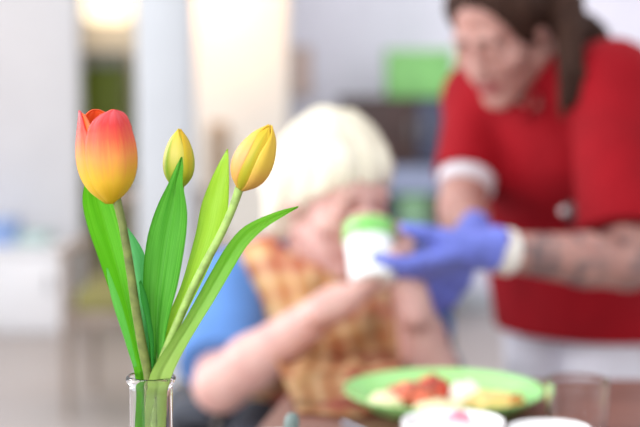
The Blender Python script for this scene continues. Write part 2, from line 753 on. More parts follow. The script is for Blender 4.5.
def hand(f, wrist, fwd, palm, thumb, curls, scale=1.0, thumb_dir=(.6, .7, .35), thumb_curl=18, spread=4, fat=1.0, wrist_r=.024):
    """palm = direction the palm faces; thumb = +1/-1 side; curls = per finger (index..little) three joint angles"""
    X = np.array(fwd, float); X /= np.linalg.norm(X)
    N = np.array(palm, float); N -= X * (N @ X); N /= np.linalg.norm(N)
    T = np.cross(N, X) * thumb
    w0 = np.array(wrist, float)
    s = scale
    offs = [.030, .010, -.011, -.030]
    kn = [.089, .093, .088, .079]
    seg = [(.043, .026, .021), (.047, .030, .022), (.043, .028, .022), (.034, .021, .019)]
    f.cone(w0 - X * .03, w0 + X * .01 * s, wrist_r * .93, wrist_r, 0.012, flat=(T, 1.25))
    for i in range(4):
        K = w0 + (X * kn[i] + T * offs[i]) * s
        f.cone(w0 + (X * .012 + T * offs[i] * .55) * s, K, .0145 * s * fat, .0112 * s * fat, 0.014)
        p = K
        ang = 0.0
        for j in range(3):
            ang += math.radians(curls[i][j])
            sp = math.radians(spread * (1.5 - i))
            d = X * math.cos(ang) + N * math.sin(ang)
            d = d + T * math.sin(sp) * math.cos(ang)
            d /= np.linalg.norm(d)
            q = p + d * seg[i][j] * s
            r0 = (.0098, .0090, .0082)[j] * s * fat * (0.88 if i == 3 else 1)
            r1 = (.0090, .0082, .0070)[j] * s * fat * (0.88 if i == 3 else 1)
            f.cone(p, q, r0, r1, 0.003)
            p = q
    base = w0 + (X * .022 + T * .020 + N * .004) * s
    d = X * thumb_dir[0] + T * thumb_dir[1] + N * thumb_dir[2]
    d /= np.linalg.norm(d)
    p = base
    for j, (L, r0, r1) in enumerate(((.046, .0165, .0118), (.033, .0112, .0102), (.028, .0102, .0080))):
        if j:
            a = math.radians(thumb_curl)
            ax = X * 0.8 + N * 0.45
            d = d * math.cos(a) + ax / np.linalg.norm(ax) * math.sin(a)
            d /= np.linalg.norm(d)
        q = p + d * L * s
        f.cone(p, q, r0 * s * fat, r1 * s * fat, 0.006 if j else 0.014)
        p = q


# ------------------------------------------------------------------ the setting
M_wall = plain('wall_paint', (226, 225, 229), 0.75, 0.01, 6, 0.03)
M_lav = plain('lavender_wall_paint', (241, 238, 252), 0.75, 0.01, 6, 0.03)
M_white = plain('white_paint', (192, 195, 200), 0.5, 0.01, 8, 0.03)
t = NT('vinyl_floor')
v = t.coords()
n1 = t.noise(v, 1.2, 3)
n2 = t.noise(v, 60, 4)
t.base(t.mix(0.3, t.ramp(n1, [(0.3, (164, 152, 146)), (0.7, (180, 169, 164))]), t.ramp(n2, [(0.3, (158, 147, 141)), (0.7, (190, 181, 176))])))
t.set(Roughness=0.35)
t.bump(n2, 0.03, 0.0005)
M_floor = t.m

st = lambda o: tag(o, kind='structure')
st(box('floor', (0, 5.0, -0.05), (9.0, 13.6, 0.1), M_floor, bevel=0))
XR = lambda px, Y: (px - 320) / FPX * Y      # x of a pixel column at distance Y
# left partition, far corridor wall, column, lamp-lit wall, back wall
xp = XR(79, 7.0)
st(box('wall_left', ((xp - 4.0) / 2, 7.06, 1.3), (4.0 + xp, 0.12, 2.6), M_wall, bevel=0.006))
M_tan = plain('sand_wall_paint', (246, 238, 226), 0.75, 0.01, 6, 0.03)
st(box('wall_far', (-1.4, 8.0, 1.3), (3.2, 0.12, 2.6), M_tan, bevel=0))
st(box('ceiling', (-1.45, 7.6, 2.66), (5.1, 1.1, 0.12), M_wall, bevel=0))
xc0, xc1 = XR(137, 4.8), XR(191, 4.8)
st(box('column', ((xc0 + xc1) / 2, 4.9, 1.3), (xc1 - xc0, 0.2, 2.6), M_white, bevel=0.008))
xm0, xm1 = XR(165, 6.3), XR(287, 6.3)
st(box('wall_middle', ((xm0 + xm1) / 2, 6.9, 1.3), (xm1 - xm0, 1.2, 2.6), plain('warm_white_paint', (226, 222, 214), 0.7, 0.01, 6, 0.03), bevel=0.008))
xb0 = xm1 - 0.02
st(box('wall_back', ((xb0 + 4.2) / 2, 7.36, 1.3), (4.2 - xb0, 0.12, 2.6), M_lav, bevel=0))
st(box('baseboard_back', ((xb0 + 4.2) / 2 + 0.05, 7.292, 0.05), (4.2 - xb0 - 0.1, 0.016, 0.1), M_white))
st(box('baseboard_left', ((xp - 4.0) / 2, 6.992, 0.05), (4.0 + xp, 0.016, 0.1), M_white))

# ------------------------------------------------------------------ far lamp and green locker
M_glow = emit('lamp_glow', (255, 238, 205), 1.2)
M_steel = plain('brushed_steel', (150, 150, 152), 0.35, 0.05, 80, 0.02, metal=0.9)
YL = 7.9
c = P(110, 5, YL)
lamp = empty('wall_lamp', (float(c[0]), 7.94, float(c[2])), 'bright warm white wall lamp glowing on the far wall above the olive green locker', 'lamp')
z0 = P(110, 23, YL)[2]
box('backplate', (c[0], 7.925, z0 + 0.15), (0.14, 0.03, 0.2), M_steel, lamp)
bm = bmesh.new()
bm_box(bm, (c[0], 7.82, z0 + 0.135), (0.235, 0.19, 0.27), 0.05, seg=4)
auto_smooth(bm_place('lamp_shade', bm, M_glow, lamp))
l = bpy.data.lights.new('wall_lamp_light', 'POINT')
l.energy = 0.5; l.color = (1.0, 0.72, 0.42); l.shadow_soft_size = 0.15
lo = bpy.data.objects.new('wall_lamp_light', l)
lo.location = (float(c[0]) - 0.02, 7.62, float(z0) - 0.05)
COL.objects.link(lo)

M_olive = plain('olive_lacquer', (100, 116, 6), 0.5, 0.05, 12, 0.03)
M_greytop = plain('grey_laminate', (140, 142, 132), 0.5, 0.04, 20, 0.03)
M_dark = plain('black_plastic', (34, 34, 38), 0.45, 0.1, 40, 0.05)
Yk = 7.45
xl0, xl1 = XR(81, Yk), XR(121, Yk)
zt = P(100, 52, Yk)[2]; zg = P(100, 67, Yk)[2]
lk = empty('locker', ((xl0 + xl1) / 2, Yk + 0.2, 0), 'narrow olive green locker with a grey top at the far end', 'locker')
box('carcass', ((xl0 + xl1) / 2, Yk + 0.22, zg / 2), (xl1 - xl0, 0.40, zg), M_olive, lk)
d = box('door', ((xl0 + xl1) / 2, Yk + 0.01, zg / 2 + 0.03), (xl1 - xl0 - 0.012, 0.018, zg - 0.09), M_olive, lk)
box('handle', (xl1 - 0.035, Yk - 0.006, 0.75), (0.012, 0.016, 0.10), M_steel, d)
box('top_panel', ((xl0 + xl1) / 2, Yk + 0.21, (zg + zt) / 2), (xl1 - xl0 + 0.004, 0.42, zt - zg), M_greytop, lk)

# sconce above the frame that warms the middle wall
sx = XR(222, 6.3)
sl = empty('wall_sconce', (sx, 6.29, 1.56), 'warm wall sconce high on the white wall beside the column', 'lamp')
box('backplate', (sx, 6.285, 1.62), (0.10, 0.03, 0.16), M_steel, sl)
bm = bmesh.new()
bm_lathe(bm, (sx, 6.18, 1.56), [(0, 0), (.05, 0.005), (.065, .05), (.075, .16), (.07, .165), (.0, .165)], 32)
auto_smooth(bm_place('lamp_shade', bm, emit('sconce_glow', (255, 225, 180), 3.0), sl))
l = bpy.data.lights.new('sconce_light', 'POINT')
l.energy = 6.5; l.color = (1.0, 0.50, 0.18); l.shadow_soft_size = 0.08
lo = bpy.data.objects.new('sconce_light', l)
lo.location = (sx, 6.05, 1.5)
COL.objects.link(lo)

# leaflet holder on the middle wall
M_holder = wood('light_brown_wood', (150, 128, 108), (176, 154, 130), 2)
hx, hz0, hz1 = XR(218, 6.28), P(218, 190, 6.28)[2], P(218, 122, 6.28)[2]
ho = empty('leaflet_holder', (hx, 6.29, hz0), 'slim brown wooden holder on the white wall behind the yellow tulip bud', 'leaflet holder')
box('back_board', (hx, 6.294, (hz0 + hz1) / 2), (0.075, 0.012, hz1 - hz0), M_holder, ho)
for i in range(3):
    zz = hz0 + 0.02 + i * (hz1 - hz0) * 0.31
    box('pocket', (hx, 6.268, zz + 0.03), (0.075, 0.035, 0.06), M_holder, ho)

# small beige picture
M_beige = plain('beige_print', (228, 200, 190), 0.6, 0.08, 20, 0.02)
M_frame = plain('pale_frame', (226, 212, 208), 0.5, 0.03, 20, 0.03)
a0, a1 = P(290, 96, 7.29), P(312, 46, 7.29)
pf = empty('wall_picture', ((a0[0] + a1[0]) / 2, 7.295, a0[2]), 'small upright picture in pale pinkish beige on the lavender wall', 'picture')
cx, cz = (a0[0] + a1[0]) / 2, (a0[2] + a1[2]) / 2
W_, H_ = a1[0] - a0[0], a1[2] - a0[2]
bm = bmesh.new()
for dx, dz, sx_, sz_ in ((-W_ / 2 + .006, 0, .012, H_), (W_ / 2 - .006, 0, .012, H_), (0, H_ / 2 - .006, W_, .012), (0, -H_ / 2 + .006, W_, .012)):
    bm_box(bm, (cx + dx, 7.289, cz + dz), (sx_, 0.02, sz_), 0.002)
auto_smooth(bm_place('picture_frame', bm, M_frame, pf))
box('print', (cx, 7.294, cz), (W_ - .016, 0.008, H_ - .016), M_beige, pf, bevel=0)

# low white cabinet with folded blankets (left)
M_cab = plain('white_laminate', (238, 238, 242), 0.4, 0.01, 10, 0.02)
xa0, xa1 = -2.2, XR(62, 6.6)
zc = P(30, 247, 6.6)[2]
cab = empty('low_cabinet', ((xa0 + xa1) / 2, 6.78, 0), 'low white cabinet standing against the white wall at left', 'cabinet')
box('carcass', ((xa0 + xa1) / 2, 6.79, (zc - .024) / 2), (xa1 - xa0, 0.36, zc - .024), M_cab, cab)
box('cabinet_top', ((xa0 + xa1) / 2, 6.78, zc - 0.012), (xa1 - xa0 + .02, 0.40, 0.024), M_cab, cab)
nd = 3
for i in range(nd):
    wd = (xa1 - xa0 - .02) / nd
    dd = box('door', (xa0 + .01 + wd * (i + .5), 6.60, zc / 2 - .005), (wd - .008, 0.018, zc - .06), M_cab, cab)
    box('handle', (xa0 + .01 + wd * (i + .85), 6.586, zc * .6), (0.012, 0.016, 0.09), M_steel, dd)


def folded(name, c, s, mat, label, layers=3, group=None):
    root = bmesh.new()
    for i in range(layers):
        h = s[2] / layers
        bm_box(root, (c[0] + random.uniform(-.006, .006), c[1], c[2] + h * (i + .5)), (s[0] - .008 * i, s[1] - .006 * i, h * 1.02), h * .42, seg=3)
    o = auto_smooth(bm_place(name, root, mat))
    return tag(o, label, 'blanket', group)


folded('folded_blanket', (XR(-12, 6.75), 6.75, zc), (.26, .24, .105), cloth_mat('pale_blue_wool', (158, 186, 236)), 'pale blue blanket folded on the low white cabinet at the picture edge')
folded('folded_blanket', (XR(34, 6.75), 6.75, zc), (.14, .22, .05), cloth_mat('pale_green_wool', (196, 220, 218)), 'thin pale green blanket folded on the low white cabinet', 2)

# wooden armchair with an olive cushion
M_chwood = wood('greyed_brown_wood', (128, 112, 102), (156, 140, 128), 2)
M_chseat = cloth_mat('olive_upholstery', (140, 134, 84))
Yc = 5.0
ach = empty('armchair', (XR(118, Yc + .2), Yc + .22, 0), 'grey brown wooden armchair with an olive seat cushion at left behind the tulips', 'armchair')
x0, x1 = XR(64, Yc), XR(64, Yc) + .50
sz = P(90, 312, Yc)[2]
az = P(90, 256, Yc)[2]
for (lx, ly, top) in ((x0, Yc, az), (x1, Yc, az), (x0 + .02, Yc + .45, az), (x1 - .02, Yc + .45, az)):
    tube('leg', [(lx, ly, 0), (lx, ly, sz), (lx, ly, top)], [.014, .019, .016], M_chwood, ach)
for lx in (x0, x1):
    box('armrest', (lx, Yc + .22, az + .012), (.05, .54, .026), M_chwood, ach, bevel=.01)
bm = bmesh.new()
for a, b in (((x0, Yc), (x1, Yc)), ((x0, Yc + .45), (x1, Yc + .45))):
    bm_box(bm, ((a[0] + b[0]) / 2, a[1], sz - .025), (x1 - x0, .022, .05), .004)
for lx in (x0, x1):
    bm_box(bm, (lx, Yc + .225, sz - .025), (.022, .45, .05), .004)
auto_smooth(bm_place('seat_frame', bm, M_chwood, ach))
bm = bmesh.new()
bm_box(bm, ((x0 + x1) / 2, Yc + .22, sz + .035), (x1 - x0 - .05, .48, .08), .03, seg=4)
auto_smooth(bm_place('seat_cushion', bm, M_chseat, ach))
bt = P(95, 196, Yc + .5)[2]
for lx in (x0 + .09, x1 - .09):
    tube('back_post', [(lx, Yc + .45, sz - .03), (lx, Yc + .50, bt)], .018, M_chwood, ach)
bm = bmesh.new()
bm_box(bm, ((x0 + x1) / 2, Yc + .50, bt), (x1 - x0 - .12, .03, .06), .01)
bm_box(bm, ((x0 + x1) / 2, Yc + .465, sz + .13), (x1 - x0 - .18, .024, .04), .008)
auto_smooth(bm_place('back_rail', bm, M_chwood, ach))
bm = bmesh.new()
for i in range(4):
    lx = x0 + .15 + i * (x1 - x0 - .30) / 3
    bm_tube(bm, [(lx, Yc + .465, sz + .13), (lx, Yc + .50, bt)], .009, 10)
auto_smooth(bm_place('back_spindles', bm, M_chwood, ach))

# dark shelf unit behind the resident
M_unit = plain('dark_brown_veneer', (70, 52, 50), 0.45, 0.08, 12, 0.04)
M_unitb = plain('slate_blue_panel', (66, 72, 96), 0.4, 0.05, 12, 0.03)
M_ublue = plain('grey_blue_panel', (150, 160, 190), 0.5, 0.04, 12, 0.03)
Yu = 6.75
u0, u1 = XR(339, Yu), XR(449, Yu)
uz1, uz0 = P(380, 98, Yu)[2], P(380, 164, Yu)[2]
un = empty('shelf_unit', ((u0 + u1) / 2, Yu + .2, 0), 'dark brown shelf unit with a closed upper box behind the white haired resident', 'shelf unit')
box('carcass', ((u0 + u1) / 2, Yu + .21, (uz0 + uz1) / 2), (u1 - u0, .40, uz1 - uz0), M_unit, un)
us = XR(417, Yu)
dd = box('door', ((u0 + us) / 2, Yu, (uz0 + uz1) / 2), (us - u0 - .01, .02, uz1 - uz0 - .015), M_unit, un)
box('handle', (us - .03, Yu - .016, (uz0 + uz1) / 2), (.01, .014, .08), M_steel, dd)
dd = tag(box('door', ((us + u1) / 2, Yu, (uz0 + uz1) / 2), (u1 - us - .01, .02, uz1 - uz0 - .015), M_unitb, un), 'slate blue door')
box('handle', (us + .03, Yu - .016, (uz0 + uz1) / 2), (.01, .014, .08), M_steel, dd)
for lx in (u0 + .012, u1 - .012):
    box('side_panel', (lx, Yu + .21, uz0 / 2), (.024, .40, uz0), M_ublue, un)
sz2 = P(420, 228, Yu)[2]
box('shelf', ((u0 + u1) / 2, Yu + .21, sz2 - .01), (u1 - u0 - .048, .39, .02), M_ublue, un)
box('shelf', ((u0 + u1) / 2, Yu + .21, .06), (u1 - u0 - .048, .39, .02), M_ublue, un)
box('back_board', ((u0 + u1) / 2, Yu + .405, uz0 / 2), (u1 - u0 - .048, .012, uz0), M_ublue, un)
box('valance', ((u0 + u1) / 2, Yu + .03, P(420, 180, Yu)[2]), (u1 - u0 - .048, .03, P(420, 165, Yu)[2] - P(420, 193, Yu)[2]), M_ublue, un)


def storage_box(px, py0, py1, wpx, Y, depth, mat, lidmat, label, zb=None):
    x = XR(px, Y); wd = wpx / FPX * Y
    zb = P(px, py1, Y)[2] if zb is None else zb
    zt_ = P(px, py0, Y)[2]
    r = empty('storage_box', (x, Y + depth / 2, zb), label, 'box')
    box('body', (x, Y + depth / 2, (zb + zt_) / 2 - .008), (wd, depth, zt_ - zb - .016), mat, r, bevel=.008)
    box('lid', (x, Y + depth / 2, zt_ - .010), (wd + .012, depth + .012, .022), lidmat, r, bevel=.006)


M_gbox = plain('green_card', (132, 196, 118), 0.6, 0.06, 9, 0.03)
M_gbox2 = plain('green_lid', (148, 206, 134), 0.6, 0.04, 9, 0.03)
storage_box(420, 50, 98, 66, Yu + .04, .26, M_gbox, M_gbox2, 'large light green box standing on top of the dark shelf unit', uz1)
storage_box(414, 195, 228, 30, Yu + .05, .24, plain('sage_card', (138, 178, 142), .6, .05), M_gbox2, 'sage green box on the open shelf under the dark unit', sz2)
storage_box(440, 194, 228, 13, Yu + .05, .24, plain('brown_card', (92, 80, 74), .6, .05), plain('brown_lid', (104, 92, 84), .6, .05), 'narrow dark brown box beside the sage green box on the shelf', sz2)

# ------------------------------------------------------------------ dining table
TZ = 0.74
M_table = wood('dark_reddish_wood', (98, 60, 52), (128, 84, 72), 0, 0.4)
tab = empty('dining_table', (0.45, 1.45, 0), 'dark reddish brown wooden table set with plate, bowls and tulip vase', 'table')
YF = 2.06
poly = [(-.25, .72), (1.12, .72), (1.12, YF), (.01, YF), (-.028, YF - .025), (-.045, YF - .08), (-.075, 1.79), (-.15, 1.4), (-.25, 1.02)]
bm = bmesh.new()
vs = [bm.verts.new((x, y, TZ - .03)) for x, y in poly]
fc = bm.faces.new(vs)
r = bmesh.ops.extrude_face_region(bm, geom=[fc])
bmesh.ops.translate(bm, verts=[g for g in r['geom'] if isinstance(g, bmesh.types.BMVert)], vec=(0, 0, .03))
bmesh.ops.bevel(bm, geom=[e for e in bm.edges], offset=.006, segments=3, affect='EDGES')
auto_smooth(bm_place('tabletop', bm, M_table, tab))
for lx, ly in ((-.12, .82), (1.02, .82), (1.02, 1.95), (.09, 1.93)):
    bm = bmesh.new()
    bm_box(bm, (lx, ly, (TZ - .03) / 2), (.06, .06, TZ - .03), .006)
    auto_smooth(bm_place('leg', bm, M_table, tab))
bm = bmesh.new()
bm_box(bm, (.45, .84, TZ - .07), (1.10, .02, .08), .003)
bm_box(bm, (.56, 1.94, TZ - .07), (.90, .02, .08), .003)
bm_box(bm, (1.01, 1.39, TZ - .07), (.02, 1.08, .08), .003)
auto_smooth(bm_place('apron', bm, M_table, tab))

# ------------------------------------------------------------------ plate and food
M_plate = plain('green_glaze', (156, 216, 130), 0.25, 0.03, 10, 0.0)
pc = P(443.5, 403, 1.87)
pc[2] = TZ
plate = tag(lathe('dinner_plate', pc, [(0, .006), (.085, .006), (.098, .012), (.122, .026), (.1255, .0275), (.126, .026), (.123, .022), (.100, .008), (.088, 0), (0, 0)], M_plate), 'light green dinner plate with food on the dark table', 'plate')


def lump(name, px, py, Y, r, mat, label, cat, zb=TZ + .0062, amp=.25, freq=45, group=None):
    p = P(px, py, Y)
    bm = bmesh.new()
    bmesh.ops.create_icosphere(bm, subdivisions=4, radius=1)
    off = Vector((random.random() * 9, random.random() * 9, 0))
    for v_ in bm.verts:
        q = v_.co.copy()
        k = 1 + amp * mnoise.noise(q * 1.7 + off) + amp * .5 * mnoise.noise(q * 4 + off)
        v_.co = Vector((q.x * r[0] * k, q.y * r[1] * k, max(0, (q.z * .9 + .35) * k) * r[2]))
    bmesh.ops.translate(bm, verts=bm.verts[:], vec=(p[0], p[1], zb))
    o = bm_place(name, bm, mat, smooth=True)
    return tag(o, label, cat, group)


M_red = plain('tomato_red', (214, 104, 78), 0.35, 0.25, 60, 0.4, dist=.003)
M_red2 = plain('deep_tomato_red', (196, 74, 54), 0.35, 0.25, 60, 0.4, dist=.003)
M_cream = plain('cream_potato', (240, 226, 184), 0.6, 0.06, 40, 0.3, dist=.003)
M_whitef = plain('white_sauce', (244, 240, 226), 0.4, 0.03, 40, 0.2, dist=.002)
M_yel = plain('golden_crust', (232, 196, 124), 0.5, 0.12, 50, 0.4, dist=.003)
M_brn = plain('browned_crust', (196, 130, 60), 0.5, 0.2, 50, 0.4, dist=.003)
lump('tomato_mince', 412, 404, 1.88, (.032, .026, .020), M_red, 'heap of orange red tomato mince left of centre on the green plate', 'food')
lump('tomato_mince', 434, 399, 1.905, (.022, .020, .022), M_red2, 'deep red tomato heap at the back of the green plate', 'food')
lump('mashed_potato', 385, 409, 1.855, (.020, .026, .014), M_cream, 'cream coloured mashed potato at the left side of the green plate', 'food')
lump('white_fish', 465, 402, 1.89, (.020, .024, .018), M_whitef, 'white piece of food beside the red heap on the green plate', 'food')
lump('pasta_bake', 492, 408, 1.86, (.034, .026, .014), M_yel, 'golden crusted bake at the right side of the green plate', 'food')
lump('crust_piece', 516, 409, 1.85, (.012, .016, .014), M_brn, 'small browned crust at the right edge of the green plate food', 'food')
lump('potato_slice', 440, 412, 1.825, (.030, .020, .012), M_cream, 'pale potato portion at the front of the green plate', 'food')

# ------------------------------------------------------------------ bowls, tumbler, spoon in a mug, fork
M_china = plain('white_china', (246, 244, 244), 0.2, 0.01, 10, 0.0)


def bowl(px, Y, R, zr, label):
    x = XR(px, Y)
    h = zr - TZ
    r = empty('dessert_bowl', (x, Y, TZ), label, 'bowl')
    prof = [(0, .008), (R * .55, .010), (R * .85, h * .55), (R * .955, h - .003), (R * .985, h), (R, h - .004), (R * .9, h * .5), (R * .62, .006), (R * .58, 0), (0, 0)]
    lathe('body', (x, Y, TZ), prof, M_china, r)
    return r, x, h


b1, bx, bh = bowl(455, 1.572, .055, .796, 'white bowl of pale pudding with a pink dollop, in front of the green plate')
b2, bx2, bh2 = bowl(553, 1.548, .044, .793, 'small empty white bowl in front of the glass tumbler')
pud = bmesh.new()
bm_lathe(pud, (bx, 1.572, TZ + .011), [(0, bh * .72 + .004), (.025, bh * .72), (.043, bh * .66), (.048, bh * .62), (.040, bh * .35), (.029, .003), (0, .003)], 48)
tag(auto_smooth(bm_place('pudding', pud, plain('vanilla_pudding', (246, 238, 236), .3, .03, 40, .1))), 'pale vanilla pudding filling the white bowl', 'pudding')
lump('berry_dollop', 459, 418, 1.585, (.011, .010, .010), plain('pink_berry', (240, 150, 170), .35, .1, 60, .2), 'pink berry dollop on the vanilla pudding', 'dollop', zb=TZ + .011 + bh * .71)

M_glass = glass('clear_glass')
gx, gy = XR(581.5, 1.665), 1.665
gh = P(581, 379, 1.665)[2] - TZ
tag(lathe('tumbler', (gx, gy, TZ), [(0, 0), (.0285, 0), (.0300, .0006), (.0310, .002), (.0311, .004), (.0333, gh * .5), (.0353, gh - .004), (.0354, gh - .0012), (.0351, gh - .0003), (.0347, gh), (.0342, gh - .0003), (.0339, gh - .0012), (.0338, gh - .004), (.0317, gh * .5), (.0297, .014), (.0290, .0115), (.0270, .0100), (.022, .0095), (0, .0095)], M_glass), 'clear empty glass tumbler standing on the dark table at right', 'tumbler')

mx, my = XR(288, 1.40) - .012, 1.40
mug = empty('mug', (mx, my, TZ), 'white mug with a grey spoon in it, below the resident forearm', 'mug')
lathe('body', (mx, my, TZ), [(0, .006), (.031, .006), (.034, .010), (.0355, .078), (.037, .079), (.038, .077), (.037, .004), (.034, 0), (0, 0)], M_china, mug, 48)
tube('handle', [(mx - .036, my, TZ + .065), (mx - .06, my, TZ + .06), (mx - .062, my, TZ + .03), (mx - .036, my, TZ + .02)], .005, M_china, mug, n=18)
tip = P(293, 413, 1.40)
M_spoon = plain('grey_green_plastic', (112, 128, 124), 0.4, 0.05, 30, 0.0)
foot = np.array([mx + .004, my - .010, TZ + .010])
spn = empty('spoon', [float(x) for x in foot], 'grey spoon handle with a rounded tip rising from the white mug', 'spoon')
tube('handle', [tip * .999 + foot * .001, tip * .94 + foot * .06, tip * .6 + foot * .4, tip * .25 + foot * .75], [.0035, .0072, .0055, .003], M_spoon, spn, n=24)
bm = bmesh.new()
bmesh.ops.create_uvsphere(bm, u_segments=24, v_segments=14, radius=1)
for v_ in bm.verts:
    v_.co = Vector((v_.co.x * .014, v_.co.y * .005, v_.co.z * .020))
bmesh.ops.translate(bm, verts=bm.verts[:], vec=Vector(tip * .16 + foot * .84))
bm_place('spoon_bowl', bm, M_spoon, spn, smooth=True)

M_fork = plain('fork_steel', (120, 122, 130), 0.3, 0.05, 60, 0, metal=0.9)
f0 = P(352, 420, 1.80); f1 = P(392, 424, 1.785)
bm = bmesh.new()
fz = TZ + .004
bm_tube(bm, [(f0[0] - .01, f0[1] - .02, fz), (f0[0] + .03, f0[1] - .10, fz), (f0[0] + .05, f0[1] - .15, fz)], [.0035, .0030, .0025], 10)
bm_box(bm, (f0[0] + .062, f0[1] - .177, fz), (.02, .045, .003), .001, rot=Matrix.Rotation(.42, 3, 'Z'))
fk = auto_smooth(bm_place('table_knife', bm, M_fork))
tag(fk, 'dark steel table knife lying left of the green plate', 'knife')

# ------------------------------------------------------------------ vase
YV = 1.10
vc = P(150.8, 376, YV)
vx = float(vc[0]); rim_z = float(vc[2])
vh = rim_z - TZ
tag(lathe('glass_vase', (vx, YV, TZ), [
    (0, .0), (.0150, .0), (.0158, .001), (.0161, .003), (.0162, .006), (.0161, .05), (.0161, vh * .5), (.0160, vh - .04), (.0160, vh - .014), (.0159, vh - .009), (.0164, vh - .006), (.0178, vh - .0045), (.0186, vh - .0022), (.0180, vh),
    (.0168, vh + .0006), (.0156, vh - .0004), (.0149, vh - .004), (.0148, vh - .012), (.0149, vh - .02), (.0149, vh - .04), (.0149, vh * .5), (.0149, .05), (.0149, .014), (.0142, .0095), (.013, .008), (.010, .0075), (0, .0075)], M_glass, seg=72),
    'slim clear glass bottle vase holding three tulips on the table', 'vase')


# ------------------------------------------------------------------ tulips
def blade(name, left, right, depth, mat, parent, cup=.004, n=44, m=15, Y0=YV, thick=.0009, wave=0.0, fold=0.0, crease=.0):
    """leaf between two outlines (pixels of the photograph at distance Y0), bulged and bent in depth"""
    L = catmull([np.array([x, y, 0.]) for x, y in left], n)
    R = catmull([np.array([x, y, 0.]) for x, y in right], n)
    D = catmull([np.array([i / (len(depth) - 1), d, 0]) for i, d in enumerate(depth)], n)
    bm = bmesh.new()
    uvl = bm.loops.layers.uv.new('UVMap')
    grid = []
    for i in range(n):
        row = []
        tt = i / (n - 1)
        wpx = np.linalg.norm(R[i] - L[i]) * YV / FPX
        for j in range(m):
            s = j / (m - 1)
            q = L[i] * (1 - s) + R[i] * s
            u = 2 * s - 1
            y = Y0 + D[i][1] - cup * (1 - u * u) * min(1, wpx / .02) + fold * u + crease * math.exp(-(u / .16) ** 2)
            y += wave * math.sin(tt * 13 + (0 if s < .5 else 1.7)) * abs(u) ** 3
            p = P(q[0], q[1], y)
            row.append(bm.verts.new(p))
        grid.append(row)
    for i in range(n - 1):
        for j in range(m - 1):
            f = bm.faces.new((grid[i][j], grid[i][j + 1], grid[i + 1][j + 1], grid[i + 1][j]))
            for lp, (a, b) in zip(f.loops, ((i, j), (i, j + 1), (i + 1, j + 1), (i + 1, j))):
                lp[uvl].uv = (b / (m - 1), 1 - a / (n - 1))
    bmesh.ops.solidify(bm, geom=bm.faces[:], thickness=thick)
    return bm_place(name, bm, mat, parent, smooth=True)


def stem(name, pts, r, mat, parent):
    bm = bmesh.new()
    bm_tube(bm, [P(*p) for p in pts], r, 14, 40)
    return auto_smooth(bm_place(name, bm, mat, parent), 60)


def bloom(base, tipp, R, petals, mats, parent):
    """petals: list of (azimuth deg, width deg, height factor, radius factor, lean, material index); profile per petal"""
    base = np.array(base); axis = np.array(tipp) - base
    h = np.linalg.norm(axis); axis /= h
    xa = np.array([1., 0, 0]) - axis * axis[0]; xa /= np.linalg.norm(xa)
    rot = Matrix(np.stack([xa, np.cross(axis, xa), axis], 1).tolist())
    for (az, wd, hf, rf, prof, sharp, mi) in petals:
        bm = bmesh.new()
        uvl = bm.loops.layers.uv.new('UVMap')
        n, m = 46, 21
        layers = []
        vv = [1 - (1 - i / (n - 1)) ** 1.9 for i in range(n)]
        for inset in (0.0, .0010):
            g = []
            for i in range(n):
                v_ = vv[i]
                r = np.interp(v_, [p[0] for p in prof], [p[1] for p in prof])
                r = .5 * r + .25 * np.interp(v_ - .05, [p[0] for p in prof], [p[1] for p in prof]) + .25 * np.interp(min(1, v_ + .05), [p[0] for p in prof], [p[1] for p in prof])
                row = []
                if v_ < .42:
                    hw = .84 + .16 * math.sin(v_ / .42 * math.pi / 2)
                else:
                    x = (v_ - .42) / .58
                    hw = max(0.004, (1 - x ** sharp)) ** (.55)
                for j in range(m):
                    u = 2 * j / (m - 1) - 1
                    th = math.radians(az + u * wd * hw)
                    rr = max(.0004, R * rf * r * (1 - .05 * u * u * (1 if v_ < .8 else .4) + .015 * math.cos(u * 9)) - inset)
                    z = h * hf * (v_ + .004 * math.sin(u * 9 + az) * v_) + inset * .2 * (1 - v_) - inset * .5 * v_
                    row.append(bm.verts.new(rot @ Vector((rr * math.cos(th), rr * math.sin(th), z)) + Vector(base)))
                g.append(row)
            layers.append(g)

        def quad(vs_, ij):
            f = bm.faces.new(vs_)
            for lp, (a, b) in zip(f.loops, ij):
                lp[uvl].uv = (b / (m - 1), vv[a])
        for li, g in enumerate(layers):
            for i in range(n - 1):
                for j in range(m - 1):
                    q = [(i, j), (i, j + 1), (i + 1, j + 1), (i + 1, j)]
                    q = q if li == 0 else q[::-1]
                    quad([g[a][b] for a, b in q], q)
        rimij = [(0, j) for j in range(m)] + [(i, m - 1) for i in range(1, n)] + [(n - 1, j) for j in range(m - 2, -1, -1)] + [(i, 0) for i in range(n - 2, 0, -1)]
        for k in range(len(rimij)):
            p0, p1 = rimij[k], rimij[(k + 1) % len(rimij)]
            quad([layers[0][p1[0]][p1[1]], layers[0][p0[0]][p0[1]], layers[1][p0[0]][p0[1]], layers[1][p1[0]][p1[1]]], [p1, p0, p0, p1])
        bm_place('petal', bm, mats[mi], parent, origin=[float(x) for x in base], smooth=True)


M_stem1 = plain('olive_brown_stem', (112, 122, 62), 0.5, 0.12, 120, 0.1)
M_stem3 = plain('pale_green_stem', (148, 176, 90), 0.5, 0.10, 120, 0.1)
M_leafA = leaf_mat('fresh_green_leaf', (104, 196, 26), (136, 216, 54), transl=.45)
M_leafA2 = leaf_mat('bluish_green_leaf', (96, 192, 112), (136, 216, 146), transl=.4)
M_leafB = leaf_mat('mid_green_leaf', (84, 180, 50), (138, 212, 92), (184, 226, 132), (.0, .28), transl=.3)
M_leafC = leaf_mat('yellow_green_leaf', (180, 224, 60), (206, 238, 96), transl=.45)
M_leafD = leaf_mat('long_green_leaf', (122, 198, 46), (158, 218, 80), (196, 222, 130), (.42, .78), transl=.35)

